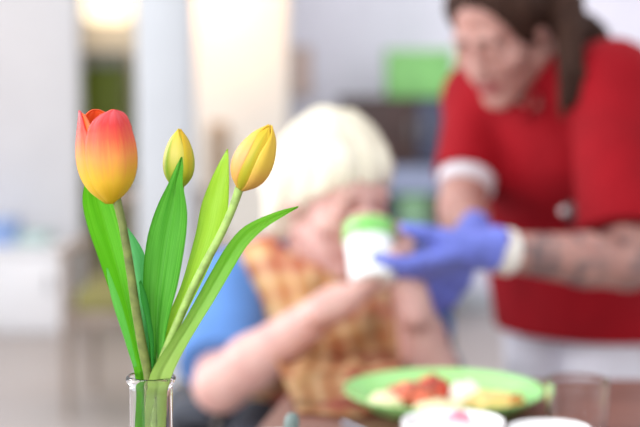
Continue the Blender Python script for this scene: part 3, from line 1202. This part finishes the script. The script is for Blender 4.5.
open_prof = [(0, .10), (.06, .42), (.14, .66), (.25, .86), (.38, .97), (.5, 1.0), (.62, .98), (.75, .91), (.88, .83), (1, .76)]
bud_prof = [(0, .14), (.06, .48), (.14, .72), (.24, .91), (.36, 1.0), (.50, .99), (.64, .88), (.78, .68), (.89, .44), (1, .06)]

FLOOR_IN = TZ + .012
# --- red and yellow open tulip
b = P(118, 203, 1.10)
t1 = empty('tulip', (vx - .006, YV, FLOOR_IN), 'open red and yellow tulip on an olive stem, leftmost in the glass vase', 'tulip')
stem('stem', [(116.5, 199, 1.10), (122, 222, 1.099), (129, 262, 1.099), (136, 310, 1.10), (143, 350, 1.101), (148.5, 376, 1.102), (149, 400, 1.101), (150, 440, 1.10), (150.5, 600, 1.10)], [.0034, .0031, .0032, .0034, .0036, .0036, .0036, .0036, .0034], M_stem1, t1)
M_p1 = petal_mat('red_yellow_petal', [(.0, (236, 200, 20)), (.25, (248, 204, 60)), (.50, (250, 166, 84)), (.70, (244, 104, 70)), (.86, (238, 70, 68)), (1.0, (246, 108, 116))], None)
M_p1i = petal_mat('orange_red_inner_petal', [(.0, (225, 190, 40)), (.35, (244, 170, 60)), (.65, (244, 128, 48)), (1.0, (238, 96, 40))], None)
# camera looks along +Y: azimuth -90 faces it
bloom(P(110.5, 203.5, 1.10), P(102.5, 109, 1.10), .0225, [
    (-20 + 90, 62, .985, .90, open_prof, 3.2, 1), (200, 60, .97, .90, open_prof, 3.0, 1), (-40, 58, .965, .92, open_prof, 3.0, 1),
    (118, 60, 1.0, .985, open_prof, 3.4, 1), (-176, 64, 1.0, .985, open_prof, 2.2, 0), (-54, 73, .985, 1.03, open_prof, 4.2, 0)], [M_p1, M_p1i], t1)
blade('leaf', [(92, 168), (84, 186), (82.5, 204), (88, 228), (97, 254), (108, 286), (119, 320), (127, 348), (134, 370), (136, 388), (134, 440), (134, 560)],
      [(97, 168), (109, 190), (117, 206), (125, 232), (131, 262), (138, 300), (143, 335), (147, 360), (149, 374), (150, 388), (150, 440), (150, 560)],
      [.028, .024, .018, .012, .006, .004, .003], M_leafA, t1, cup=-.005, wave=.002, fold=.004, crease=.002)
tag(blade('leaf', [(106, 268), (109, 288), (114, 308), (120, 326), (127, 347), (134, 368)],
      [(108, 268), (114, 284), (121, 303), (127, 324), (132, 344), (137, 366)],
      [.006, .003, .000, -.001, -.001, -.001], leaf_mat('leaf_underside_green', (104, 196, 74), (132, 212, 100), transl=.4), t1, cup=.002, n=24, m=9), 'paler folded leaf edge')
tag(blade('leaf', [(126, 226), (124, 240), (128, 262), (136, 292), (141, 325), (146, 355), (148, 374), (149, 392)],
      [(128, 228), (137, 240), (145, 256), (148, 284), (152, 318), (153, 350), (153, 374), (153, 392)],
      [.024, .020, .016, .012, .008, .006, .005], M_leafA2, t1, cup=.004, n=36), 'bluish green leaf')

# --- green and yellow bud
t2 = empty('tulip', (vx + .002, YV + .006, FLOOR_IN), 'closed yellow green tulip bud behind the dark green leaf, middle of the three', 'tulip')
stem('stem', [(180, 186, 1.125), (179, 210, 1.125), (173, 260, 1.122), (163, 320, 1.115), (156, 365, 1.108), (153.5, 385, 1.107), (153, 420, 1.107), (152, 600, 1.105)], .0032, M_stem3, t2)
M_p2 = petal_mat('yellow_green_petal', [(.0, (148, 184, 36)), (.25, (200, 208, 70)), (.6, (226, 218, 100)), (1.0, (228, 206, 62))], (150, 190, 48))
M_p2b = petal_mat('yellow_petal', [(.0, (150, 180, 30)), (.3, (206, 200, 50)), (.7, (226, 196, 44)), (1.0, (222, 180, 30))], (176, 192, 40))
bloom(P(178.5, 189, 1.125), P(179.5, 128.5, 1.125), .0122, [
    (40, 66, .98, .93, bud_prof, 3.2, 1), (160, 66, .98, .93, bud_prof, 3.2, 1), (-70, 66, .98, .94, bud_prof, 3.2, 1),
    (100, 72, 1.0, .99, bud_prof, 3.0, 0), (-132, 74, 1.0, 1.0, bud_prof, 3.0, 0), (-14, 66, .995, .985, bud_prof, 3.0, 1)], [M_p2, M_p2b], t2)
blade('leaf', [(181, 157), (176, 166), (168, 184), (158, 204), (149, 230), (144.5, 256), (143, 284), (145, 308), (148, 332), (150, 358), (151, 376), (152, 392), (152, 560)],
      [(182.5, 157), (183.5, 168), (182.5, 182), (185, 196), (187.3, 212), (186.5, 232), (182.5, 260), (177, 288), (170, 314), (165, 340), (164, 362), (165, 392), (165, 560)],
      [-.004, .000, .003, .003, .001, .000, .002, .004, .004], M_leafB, t2, cup=-.006, wave=.0015, crease=.0025, fold=-.002)
tag(blade('leaf', [(139, 282), (141, 300), (146, 322), (150, 345), (151, 372)],
      [(141, 280), (147, 296), (151, 318), (154, 340), (154, 372)],
      [-.002, -.002, -.001, .000, .001], leaf_mat('deep_green_leaf', (50, 150, 48), (80, 180, 76)), t2, cup=.003, n=24, m=9), 'dark green folded leaf edge')

# --- yellow and orange bud with green stripe
t3 = empty('tulip', (vx + .004, YV - .004, FLOOR_IN), 'closed yellow orange tulip bud leaning right on a pale stem, rightmost in the vase', 'tulip')
stem('stem', [(239.5, 188, 1.095), (233, 207, 1.095), (221, 234, 1.094), (205, 264, 1.093), (190, 294, 1.093), (176, 326, 1.094), (163, 358, 1.096), (157, 378, 1.097), (154.5, 400, 1.098), (153.5, 440, 1.098), (152.5, 600, 1.098)], [.0033, .0030, .0030, .0030, .0030, .0030, .0032, .0032, .0032, .0032, .003], M_stem3, t3)
M_p3 = petal_mat('yellow_orange_petal', [(.0, (232, 186, 60)), (.18, (246, 188, 100)), (.45, (248, 184, 116)), (.75, (248, 200, 92)), (1.0, (242, 204, 60))], None)
M_p3s = petal_mat('olive_striped_petal', [(.0, (206, 180, 50)), (.3, (206, 186, 40)), (.6, (220, 190, 44)), (1.0, (236, 200, 50))], (190, 184, 36))
M_p3y = petal_mat('bright_yellow_petal', [(.0, (240, 190, 80)), (.2, (246, 196, 96)), (.5, (248, 214, 84)), (1.0, (246, 208, 60))], None)
bloom(P(240.5, 189.5, 1.095), P(270.5, 124.5, 1.088), .0150, [
    (40, 66, .97, .93, bud_prof, 3.0, 0), (160, 66, .97, .93, bud_prof, 3.0, 0), (-100, 66, .985, .955, bud_prof, 3.0, 1),
    (90, 74, .995, .99, bud_prof, 3.0, 0), (-178, 62, .99, 1.0, bud_prof, 2.2, 0), (-24, 64, 1.0, 1.0, bud_prof, 2.2, 2)], [M_p3, M_p3s, M_p3y], t3)
blade('leaf', [(227, 149), (219, 163), (209, 184), (201, 206), (196, 232), (188, 262), (180, 288), (169, 313), (159, 334), (153, 358), (151, 396)],
      [(228.2, 149), (228.8, 166), (229, 188), (228, 208), (223, 232), (214, 256), (203, 280), (190, 306), (176, 336), (163, 368), (156, 396)],
      [.016, .014, .012, .010, .009, .008, .006, .003], M_leafC, t3, cup=.004, fold=-.004)
blade('leaf', [(298.5, 206), (282, 210), (258, 219), (241, 229), (226, 247), (211, 272), (197, 297), (184, 320), (167, 346), (152, 370), (147, 388), (145, 410), (145, 450), (146, 560)],
      [(298, 208), (284, 216), (264, 229), (247, 246), (231, 272), (214, 301), (199, 325), (186, 347), (176, 366), (170.5, 380), (167, 394), (166, 416), (165, 450), (163, 560)],
      [.012, .002, -.006, -.011, -.012, -.010, -.006, -.0035, -.0035, -.002], M_leafD, t3, cup=-.003, wave=.001, crease=.0012, n=60)

# ------------------------------------------------------------------ wheelchair
M_tyre = plain('grey_rubber', (70, 72, 78), 0.7, 0.08, 60, 0.1)
M_tubeb = plain('black_enamel_tube', (40, 42, 48), 0.4, 0.05, 40, 0.0)
M_vinyl = plain('dark_grey_vinyl', (66, 70, 80), 0.55, 0.08, 40, 0.1)
wcx, wcy = .01, 2.68
wch = empty('wheelchair', (wcx, wcy, 0), 'dark grey wheelchair that the white haired resident sits in', 'wheelchair')
for s in (-1, 1):
    xw = wcx + s * .285
    bm = bmesh.new()
    ring = [(xw, wcy + .12 + .272 * math.cos(a), .284 + .272 * math.sin(a)) for a in np.linspace(0, 2 * math.pi, 49)]
    bm_tube(bm, ring, .013, 10, caps=False)
    wh = auto_smooth(bm_place('wheel', bm, M_tyre, wch), 60)
    bm = bmesh.new()
    for k in range(12):
        a = k * math.pi / 6
        bm_tube(bm, [(xw, wcy + .12, .284), (xw, wcy + .12 + .262 * math.cos(a), .284 + .262 * math.sin(a))], .002, 6)
    bm_tube(bm, [(xw - .02, wcy + .12, .284), (xw + .02, wcy + .12, .284)], .018, 14)
    auto_smooth(bm_place('spokes', bm, M_steel, wh), 60)
    xc = wcx + s * .22
    bm = bmesh.new()
    bm_tube(bm, [(xc, wcy - .34, .075 - .06), (xc, wcy - .34, .015)], .001, 6)
    bm.free()
    lathe('caster', (xc, wcy - .33, .065), [(0, -.014), (.058, -.014), (.065, 0), (.058, .014), (0, .014)], M_tyre, wch, 32, Matrix.Rotation(math.pi / 2, 3, 'Y'))
    tube('caster_fork', [(xc + .02, wcy - .33, .065), (xc + .02, wcy - .33, .15), (xc, wcy - .33, .17), (xc, wcy - .33, .22)], .008, M_tubeb, wch)
    xf = wcx + s * .24
    bm = bmesh.new()
    bm_tube(bm, [(xf, wcy + .25, .80), (xf, wcy + .25, .25), (xf, wcy - .30, .22), (xf, wcy - .34, .30), (xf, wcy - .34, .46), (xf, wcy + .25, .46)], .012, 12)
    bm_tube(bm, [(xf, wcy + .22, .62), (xf, wcy - .25, .62), (xf, wcy - .30, .57), (xf, wcy - .30, .46)], .011, 12, n=24)
    bm_tube(bm, [(xf, wcy + .25, .80), (xf, wcy + .37, .805)], .012, 12)
    auto_smooth(bm_place('side_frame', bm, M_tubeb, wch), 60)
    bm = bmesh.new()
    bm_box(bm, (wcx + s * .215, wcy - .06, .618), (.075, .56, .03), .012, seg=3)
    auto_smooth(bm_place('armrest', bm, M_vinyl, wch))
    box('side_guard', (xf - s * .012, wcy - .02, .53), (.008, .48, .13), M_vinyl, wch)
    tube('push_grip', [(xf, wcy + .29, .805), (xf, wcy + .39, .805)], .017, M_dark, wch)
    bm = bmesh.new()
    bm_tube(bm, [(wcx + s * .14, wcy - .32, .42), (wcx + s * .14, wcy - .44, .12)], .010, 12)
    bm_box(bm, (wcx + s * .12, wcy - .47, .105), (.14, .15, .014), .004)
    auto_smooth(bm_place('footrest', bm, M_tubeb, wch))
box('seat', (wcx, wcy - .04, .462), (.47, .50, .03), M_vinyl, wch, bevel=.01)
box('backrest', (wcx, wcy + .245, .63), (.46, .03, .30), M_vinyl, wch, bevel=.012)

# ------------------------------------------------------------------ the resident
HR = Frame(P(337, 194, 2.40), (.47, -.83, -.25))
shR, elR, wrR = P(229, 290, 2.47), P(221, 385, 2.30), P(336, 303, 2.21)
shL, elL, wrL = P(406, 284, 2.56), P(436, 396, 2.34), P(410, 296, 2.24)
nb = P(318, 262, 2.50)
chest = P(324, 330, 2.51)
belly = np.array([.005, 2.58, .62])
pelv = np.array([.005, 2.72, .575])
xs = np.array([1, 0, 0])
f = Field((-.33, 2.0, 0.0), (.36, 2.98, 1.13), .0036)
head(f, HR, 1.02)
f.cone(HR.w((0, -.035, -.05)), nb + np.array([0, .01, -.03]), .052, .060, .02)
f.cone(shR, shL, .050, .050, .03)
f.cone(nb + np.array([0, .02, -.06]), chest, .085, .110, .04, flat=(xs, 1.25))
f.cone(chest, belly, .110, .130, .04, flat=(xs, 1.22))
f.cone(belly, pelv, .130, .110, .04, flat=(xs, 1.25))
for sh, el, wr in ((shR, elR, wrR), (shL, elL, wrL)):
    f.cone(sh, el, .047, .041, .02)
    m = el * .72 + wr * .28
    f.cone(el, m, .041, .042, .015)
    f.cone(m, wr, .042, .026, .015)
for s in (-1, 1):
    k0 = np.array([.005 + s * .09, 2.70, .56]); k1 = np.array([.005 + s * .10, 2.30, .545]); k2 = np.array([.005 + s * .115, 2.27, .155])
    f.cone(k0, k1, .085, .062, .03)
    f.cone(k1, k2, .058, .036, .02)
    f.cone(k2 + np.array([0, .02, -.015]), k2 + np.array([0, -.10, -.022]), .03, .024, .02)
cupb, cupt = P(373, 282, 2.195), P(368, 221, 2.245)
# right hand holds the cup from below and behind, left hand from the right
hand(f, wrR, P(372, 284, 2.235) - wrR, np.array([.35, .25, .9]), -1, [(20, 35, 30), (24, 38, 30), (28, 42, 30), (34, 45, 30)], .92, thumb_dir=(.75, .45, .3), wrist_r=.024)
hand(f, wrL, P(396, 236, 2.27) - wrL, np.array([-.8, .5, .2]), -1, [(18, 34, 30), (20, 36, 30), (24, 38, 30), (28, 40, 30)], .90, thumb_dir=(.8, .4, .3), wrist_r=.024)
me = f.mesh('person_body')
mark(me, face_marks(HR) + [(2, HR.w((s_ * .026, .088, -.002)), HR.w((s_ * .038, .084, -.002)), .011, .006) for s_ in (-1, 1)])  # extra eye ovals paint the sockets' shade in the brow colour
del f
M_skinR = skin_mat('fair_rosy_skin', (218, 176, 165), (200, 150, 142), (184, 96, 92), (168, 118, 108))
resid = place('person', me, M_skinR, origin=(.005, 2.72, .0))
tag(resid, 'white haired person in a blue shirt and orange bib, seated, drinking from a cup', 'person')
M_eyew = plain('eye_white', (236, 230, 226), .2, .02, 10, 0)
eyes(HR, resid, M_eyew, plain('iris_grey', (88, 98, 110), .2, .1, 200, 0))

# hair
f = Field(HR.c - .19, HR.c + .19, .003)
W = HR.w
f.ell(W((0, -.024, .032)), (.088, .106, .100), HR, .01)
for s in (-1, 1):
    f.cone(W((s * .070, -.040, .02)), W((s * .066, -.052, -.062)), .030, .026, .03)
f.cone(W((-.04, -.09, -.01)), W((-.035, -.085, -.075)), .045, .030, .03)
f.cone(W((.04, -.09, -.01)), W((.035, -.085, -.075)), .045, .030, .03)
f.cone(W((-.03, .050, .062)), W((.03, .050, .062)), .030, .030, .02)
f.ell(W((0, .092, -.058)), (.112, .108, .100), HR, .012, op='cut')
f.ell(W((0, .0, -.09)), (.058, .09, .06), HR, .01, op='cut')
me = f.mesh('hair')
strands(me, HR, .0035, 60, 16)
M_hairR = hair_mat('cream_white_hair', (216, 206, 184), (238, 230, 212), 50)
place('hair', me, M_hairR, resid)

# blue shirt with short sleeves
M_shirt = cloth_mat('sky_blue_cotton', (98, 142, 208), .1)
f = Field((-.30, 2.2, .45), (.34, 2.95, 1.0), .0045)
g = .010
f.cone(shR, shL, .053 + g, .053 + g, .03)
f.cone(nb + np.array([0, .02, -.06]), chest, .087 + g, .112 + g, .04, flat=(xs, 1.25))
f.cone(chest, belly, .112 + g, .132 + g, .04, flat=(xs, 1.22))
f.cone(belly, pelv, .132 + g, .112 + g, .04, flat=(xs, 1.25))
f.cone(nb + np.array([0, .02, -.02]), nb + np.array([0, .015, .01]), .068, .064, .02, cuts=[(nb + np.array([0, 0, .014]), (0, -.3, 1))])
for sh, el, q, ra in ((shR, elR, .84, .054), (shL, elL, .45, .047)):
    d = el - sh
    f.cone(sh, el, ra + g, ra + .006 + g, .02, cuts=[(sh + d * q, d)])
f.cut((0, 0, .50), (0, 0, -1))
me = f.mesh('shirt')
place('shirt', me, M_shirt, resid)

# patterned bib over the shirt, its lower end spread on the table
M_bib = bib_mat('orange_plaid_cotton')
f = Field((-.28, 1.84, .50), (.34, 2.95, 1.0), .0045)
g = .022
s0, s1 = shR * .80 + shL * .20, shR * .14 + shL * .86
f.cone(s0 + np.array([0, -.004, .010]), s1 + np.array([0, -.004, .010]), .053 + g, .053 + g, .03)
f.cone(nb + np.array([0, .015, -.06]), chest, .087 + g, .112 + g, .04, flat=(xs, 1.27))
f.cone(chest, belly + np.array([0, -.01, 0]), .112 + g, .130 + g, .04, flat=(xs, 1.24))
f.cone(belly + np.array([0, -.02, .0]), belly + np.array([0, -.05, -.03]), .115 + g, .10, .04, flat=(xs, 1.3))
f.cut((0, 2.56, .9), (0, 1, .25))
# opening round the neck
f.cone(nb + np.array([.0, .0, .0]), nb + np.array([0, -.02, .12]), .066, .080, .01, op='cut')
me = f.mesh('bib')
bib = place('bib', me, M_bib, resid)
# apron end of the bib, draped from the lap to the table
bm = bmesh.new()
n, m = 26, 30
prof = catmull([np.array(p) for p in ((0, 2.46, .72), (0, 2.36, .715), (0, 2.26, .725), (0, 2.14, TZ + .004), (0, 2.05, TZ + .005), (0, 1.93, TZ + .004), (0, 1.82, TZ + .004))], n)
uv = []
g2 = []
for i in range(n):
    row = []
    for j in range(m):
        s = j / (m - 1)
        x = -.10 + .26 * s + (.075 * i / n) * (1 - s) - .09 * (i / n) * s
        y, z = prof[i][1], prof[i][2]
        z += (.006 * math.sin(s * 19 + i * .2) + .004 * math.sin(s * 31 + 1)) * max(0, (1 - i / (n * .78))) + .0008
        y += .012 * math.sin(s * 6 + 1) * (i / n)
        row.append(bm.verts.new((x, y, z)))
    g2.append(row)
for i in range(n - 1):
    for j in range(m - 1):
        bm.faces.new((g2[i][j], g2[i][j + 1], g2[i + 1][j + 1], g2[i + 1][j]))
bmesh.ops.solidify(bm, geom=bm.faces[:], thickness=.0025)
bm_place('bib_end', bm, M_bib, bib, smooth=True)
# dark neckband
bm = bmesh.new()
M_band = plain('charcoal_ribbon', (84, 82, 86), .8, .05, 60, .1)
pts = []
for a in np.linspace(math.radians(-215), math.radians(35), 40):
    pts.append(nb + np.array([.078 * math.cos(a), .02 + .074 * math.sin(a), .012 - .014 * math.sin(a)]))
bm_tube(bm, pts, .011, 10)
tag(auto_smooth(bm_place('neckband', bm, M_band, bib), 60), 'charcoal neckband')

# trousers and shoes
M_trouR = cloth_mat('dark_grey_jersey', (72, 74, 84))
f = Field((-.24, 2.15, .08), (.26, 2.95, .72), .005)
f.cone(pelv + np.array([0, -.02, -.02]), pelv + np.array([0, .02, -.02]), .118, .118, .03, flat=(xs, 1.25))
for s in (-1, 1):
    k0 = np.array([.005 + s * .09, 2.70, .56]); k1 = np.array([.005 + s * .10, 2.30, .545]); k2 = np.array([.005 + s * .115, 2.27, .155])
    f.cone(k0, k1, .094, .072, .03)
    f.cone(k1, k2, .070, .056, .02, cuts=[(k2 + np.array([0, 0, .0]), (0, 0, -1))])
place('trousers', f.mesh('trousers'), M_trouR, resid)
M_shoe = plain('dark_slipper', (60, 58, 66), .8, .1, 40, .1)
for s in (-1, 1):
    f = Field((-.3 + .0, 2.05, .08), (.3, 2.42, .24), .004)
    k2 = np.array([.005 + s * .115, 2.27, .155])
    f.cone(k2 + np.array([0, .035, -.005]), k2 + np.array([0, -.11, -.014]), .042, .035, .02)
    f.cut((0, 0, .115), (0, 0, -1))
    place('slipper', f.mesh('slipper'), M_shoe, resid)

# ------------------------------------------------------------------ drinking cup
M_cupw = plain('white_plastic', (248, 250, 250), .3, .01, 10, 0)
M_cupg = plain('green_plastic', (136, 208, 112), .3, .03, 10, 0)
ax = Vector(cupt - cupb).normalized()
hh = float(np.linalg.norm(cupt - cupb))
rot = ax.to_track_quat('Z', 'Y').to_matrix()
cup = empty('drinking_cup', [float(x) for x in cupb], 'white drinking cup with a green lid held at the resident mouth', 'cup')
lathe('body', cupb, [(0, .0), (.030, .0), (.033, .003), (.0365, hh * .68), (.0365, hh * .70), (.0, hh * .70)], M_cupw, cup, 48, rot)
lathe('lid', cupb, [(0, hh * .66), (.0385, hh * .66), (.039, hh * .70), (.0365, hh * .93), (.030, hh * .96), (.014, hh * .965), (.0115, hh * 1.02), (.006, hh * 1.04), (0, hh * 1.04)], M_cupg, cup, 48, rot)

# ------------------------------------------------------------------ the carer in red
HN = Frame(P(501, 27, 2.62), (-.54, -.665, -.51))
NS, FS = P(613, 84, 2.57), P(480, 98, 2.79)
eN, wN = P(628, 264, 2.42), P(479, 249, 2.26)
eF, wF = P(462, 208, 2.64), P(470, 240, 2.44)
neckb = P(553, 72, 2.72)
chestN = P(556, 150, 2.75)
waist = np.array([.44, 2.84, .91])
hipc = np.array([.475, 2.88, .84])
side = NS - FS; side /= np.linalg.norm(side)
legs = []
for s_ in (-1, 1):
    lb = np.array([.489, 2.87, 0]) + np.array([side[0], side[1], 0]) * (s_ * .078)
    legs.append((lb + np.array([0, 0, .80]), lb + np.array([0, -.02, .46]), lb + np.array([0, .02, .09])))
f = Field((.18, 2.2, 0.0), (.78, 3.10, 1.36), .0036)
head(f, HN, 1.0)
f.cone(HN.w((0, -.03, -.045)), neckb, .050, .056, .02)
f.cone(neckb + np.array([0, .01, -.01]), neckb * .5 + chestN * .5, .055, .08, .03, flat=(side, 1.3))
f.cone(FS, NS, .048, .048, .03)
f.cone(neckb * .45 + chestN * .55, chestN, .090, .105, .04, flat=(side, 1.28))
f.cone(chestN, waist, .105, .098, .04, flat=(side, 1.28))
f.cone(waist, hipc, .092, .108, .04, flat=(side, 1.3))
for sh, el, wr in ((NS, eN, wN), (FS, eF, wF)):
    f.cone(sh, el, .050, .041, .02)
    m = el * .70 + wr * .30
    f.cone(el, m, .041, .042, .012)
    f.cone(m, wr, .042, .025, .012)
for h_, kn_, an in legs:
    f.cone(h_, kn_, .074, .056, .03)
    f.cone(kn_, an, .054, .034, .02)
    f.cone(an + np.array([0, .03, -.045]), an + np.array([-.04, -.14, -.055]), .034, .026, .02)


def near_hand(f, fat, s=1.0):
    hand(f, wN, P(370, 288, 2.19) - wN, np.array([-.15, .55, .80]), +1, [(6, 18, 14), (8, 20, 16), (10, 22, 18), (14, 24, 20)], s,
         thumb_dir=(.9, .32, .45), thumb_curl=6, fat=fat, spread=3, wrist_r=.026)


def far_hand(f, fat, s=.90):
    hand(f, wF, P(440, 306, 2.36) - wF, np.array([-.45, .8, .1]), +1, [(12, 22, 16), (14, 24, 18), (16, 26, 18), (18, 28, 20)], s,
         thumb_dir=(.7, .6, .3), thumb_curl=14, fat=fat, spread=3, wrist_r=.025)


near_hand(f, 1.0)
far_hand(f, 1.0)
me = f.mesh('person_body')
mk = face_marks(HN)
mk += [(0, eN * .62 + wN * .38, wN * .82 + eN * .18, .062, .02), (0, NS * .36 + eN * .64, eN * .95 + NS * .05, .075, .02)]
mark(me, mk)
del f
M_skinN = skin_mat('warm_skin', (192, 146, 134), (174, 122, 112), (164, 84, 82), (70, 50, 44))
nurse = place('person', me, M_skinN, origin=(.475, 2.88, 0))
tag(nurse, 'brown haired carer in a red tunic and blue gloves bending over to hold the cup', 'person')
eyes(HN, nurse, M_eyew, plain('iris_brown', (70, 48, 36), .2, .1, 200, 0))

# gloves
M_glove = plain('blue_nitrile', (116, 128, 220), .5, .06, 40, .15, dist=.002)
f = Field(np.minimum(wN, P(370, 290, 2.1)) - .08, np.maximum(wN, P(370, 220, 2.3)) + .08, .0026)
near_hand(f, 1.12)
dN = wN - eN
f.cone(wN + dN * .02, wN - dN * .10, .029, .034, .008, cuts=[(wN - dN * .08, -dN)])
me = f.mesh('glove')
place('glove', me, M_glove, nurse)
f = Field(np.minimum(wF, P(430, 320, 2.3)) - .12, np.maximum(wF, P(430, 220, 2.4)) + .12, .0026)
far_hand(f, 1.12)
dF = wF - eF
f.cone(wF + dF * .02, wF - dF * .10, .029, .033, .008, cuts=[(wF - dF * .06, -dF)])
place('glove', f.mesh('glove'), M_glove, nurse)
# pale wrist band next to the near glove
c0 = wN - dN * .15
bm = bmesh.new()
bm_tube(bm, [c0 - dN * .035, c0 - dN * .03, c0 + dN * .06, c0 + dN * .065], [.030, .0365, .0335, .028], 24)
auto_smooth(bm_place('wristband', bm, plain('cream_band', (236, 230, 222), .6, .03, 40, .1), nurse), 50)

# red tunic
M_tunic = cloth_mat('red_tunic_cotton', (152, 10, 25), .12, fold=.6)
f = Field((.16, 2.36, .62), (.82, 3.12, 1.30), .0042)
g = .014
f.cone(FS, NS, .052 + g, .054 + g, .03)
f.cone(neckb + np.array([0, .012, -.03]), neckb * .5 + chestN * .5, .070 + g, .085 + g, .03, flat=(side, 1.3))
f.cone(neckb * .45 + chestN * .55, chestN, .095 + g, .112 + g, .04, flat=(side, 1.3))
f.cone(chestN, waist, .112 + g, .100 + g, .04, flat=(side, 1.30))
hem = np.array([.528, 2.88, .60])
f.cone(waist, hem, .104 + g, .136 + g, .04, flat=(side, 1.32))
for sh, el, q in ((NS, eN, .84), (FS, eF, .74)):
    d = el - sh
    f.cone(sh, el, (.060 if q > .80 else .046) + g, (.066 if q > .80 else .046) + g, .03, cuts=[(sh + d * q, d)])
fwdN = np.cross(side, np.array([0, 0, 1])); fwdN /= np.linalg.norm(fwdN)
if fwdN[1] > 0: fwdN = -fwdN
f.cut((0, 0, .668), (0, 0, -1))
# neck opening and V
vt = neckb + fwdN * .085 + np.array([0, 0, .015])
vb = P(528, 117, 2.60)
f.cone(neckb + np.array([0, 0, .0]), HN.w((0, -.02, -.08)), .074, .078, .01, op='cut')
f.cone(neckb + fwdN * .06 + np.array([0, 0, .02]), vb, .058, .012, .004, op='cut')
tun = place('tunic', f.mesh('tunic'), M_tunic, nurse)
# collar strips along the V
bm = bmesh.new()
for s in (-1, 1):
    bm_tube(bm, [vb + fwdN * .006, (vb + vt) / 2 + side * s * .036 + fwdN * .012, neckb + side * s * .066 + fwdN * .05 + np.array([0, 0, .03]), neckb + side * s * .07 - fwdN * .03 + np.array([0, 0, .035])], [.006, .009, .010, .010], 10, n=24)
auto_smooth(bm_place('collar', bm, M_tunic, tun), 60)
# pocket badge clip
c0 = P(574, 213, 2.555)
bd = empty_c = None
bm = bmesh.new()
bm_box(bm, c0, (.030, .012, .036), .004, rot=Matrix.Rotation(-.35, 3, 'Z'))
bd = tag(auto_smooth(bm_place('badge_clip', bm, M_dark, tun)), 'black badge clip')
bm = bmesh.new()
bmesh.ops.create_uvsphere(bm, u_segments=20, v_segments=12, radius=.008)
bmesh.ops.translate(bm, verts=bm.verts[:], vec=Vector(P(564, 211, 2.556)))
tag(bm_place('badge_reel', bm, plain('pale_reel', (226, 206, 206), .3, .02, 10, 0), bd, smooth=True), 'pale round badge reel')
# white undersleeve at the far arm
dA = eF - FS
bm = bmesh.new()
bm_tube(bm, [FS + dA * .66, FS + dA * .67, FS + dA * .83, FS + dA * .84], [.044, .053, .050, .042], 28)
auto_smooth(bm_place('undersleeve', bm, cloth_mat('white_cotton', (236, 232, 238)), nurse), 50)

# trousers and shoes
M_trou = cloth_mat('white_trousers', (232, 230, 240), .04)
f = Field((.2, 2.6, .04), (.78, 3.12, .98), .005)
f.cone(waist + np.array([0, 0, -.05]), hipc + np.array([0, 0, -.04]), .098, .114, .03, flat=(side, 1.3))
for h_, kn_, an in legs:
    f.cone(h_, kn_, .084, .072, .03)
    f.cone(kn_, an, .070, .064, .02, cuts=[(an + np.array([0, 0, .0]), (0, 0, -1))])
place('trousers', f.mesh('trousers'), M_trou, nurse)
M_shoeN = plain('white_shoe', (230, 230, 232), .5, .03, 40, .05)
for h_, kn_, an in legs:
    f = Field(an - np.array([.16, .25, .1]), an + np.array([.16, .16, .08]), .004)
    f.cone(an + np.array([0, .035, -.045]), an + np.array([-.04, -.15, -.052]), .046, .038, .02)
    f.cut((0, 0, .0), (0, 0, -1))
    place('shoe', f.mesh('shoe'), M_shoeN, nurse)

# hair with ponytail
f = Field(HN.c - np.array([.2, .3, .26]), HN.c + np.array([.3, .3, .24]), .0034)
W = HN.w
f.ell(W((0, -.022, .040)), (.086, .106, .100), HN, .01)
for s in (-1, 1):
    f.cone(W((s * .070, .006, .045)), W((s * .066, -.045, -.02)), .024, .028, .02)
f.cone(W((0, -.09, -.02)), W((0, -.06, -.06)), .045, .030, .02)
f.ell(W((0, .118, -.026)), (.080, .098, .116), HN, .012, op='cut')
f.ell(W((0, .02, -.11)), (.058, .07, .06), HN, .01, op='cut')
pb = W((.02, -.125, .03))
pts = [pb, P(566, -16, 2.60), P(571, 30, 2.545), P(571, 72, 2.53), P(569, 108, 2.53)]
rr = [.030, .022, .019, .015, .006]
for q in range(5):
    o_ = np.array([.012 * math.cos(q * 1.26), .010 * math.sin(q * 1.26), 0])
    sp_ = [pts[0] + o_ * .4, pts[1] + o_, pts[2] + o_ * (1.1 + .2 * math.sin(q)), pts[3] + o_ * 1.2 + np.array([.004 * (q - 2), 0, 0]), pts[4] + o_ * 1.1 + np.array([.005 * (q - 2), 0, -.012 * (q % 3) + .006])]
    for i in range(4):
        f.cone(sp_[i], sp_[i + 1], rr[i] * .72, rr[i + 1] * .72, .004)
f.cone(pb, P(590, 38, 2.68), .028, .030, .02)
f.cone(P(590, 38, 2.68), P(608, 54, 2.66), .030, .018, .02)
M_hairN = hair_mat('dark_brown_hair', (40, 24, 20), (74, 50, 40), 70)
me = f.mesh('hair')
strands(me, HN, .0025, 90, 16)
place('hair', me, M_hairN, nurse)
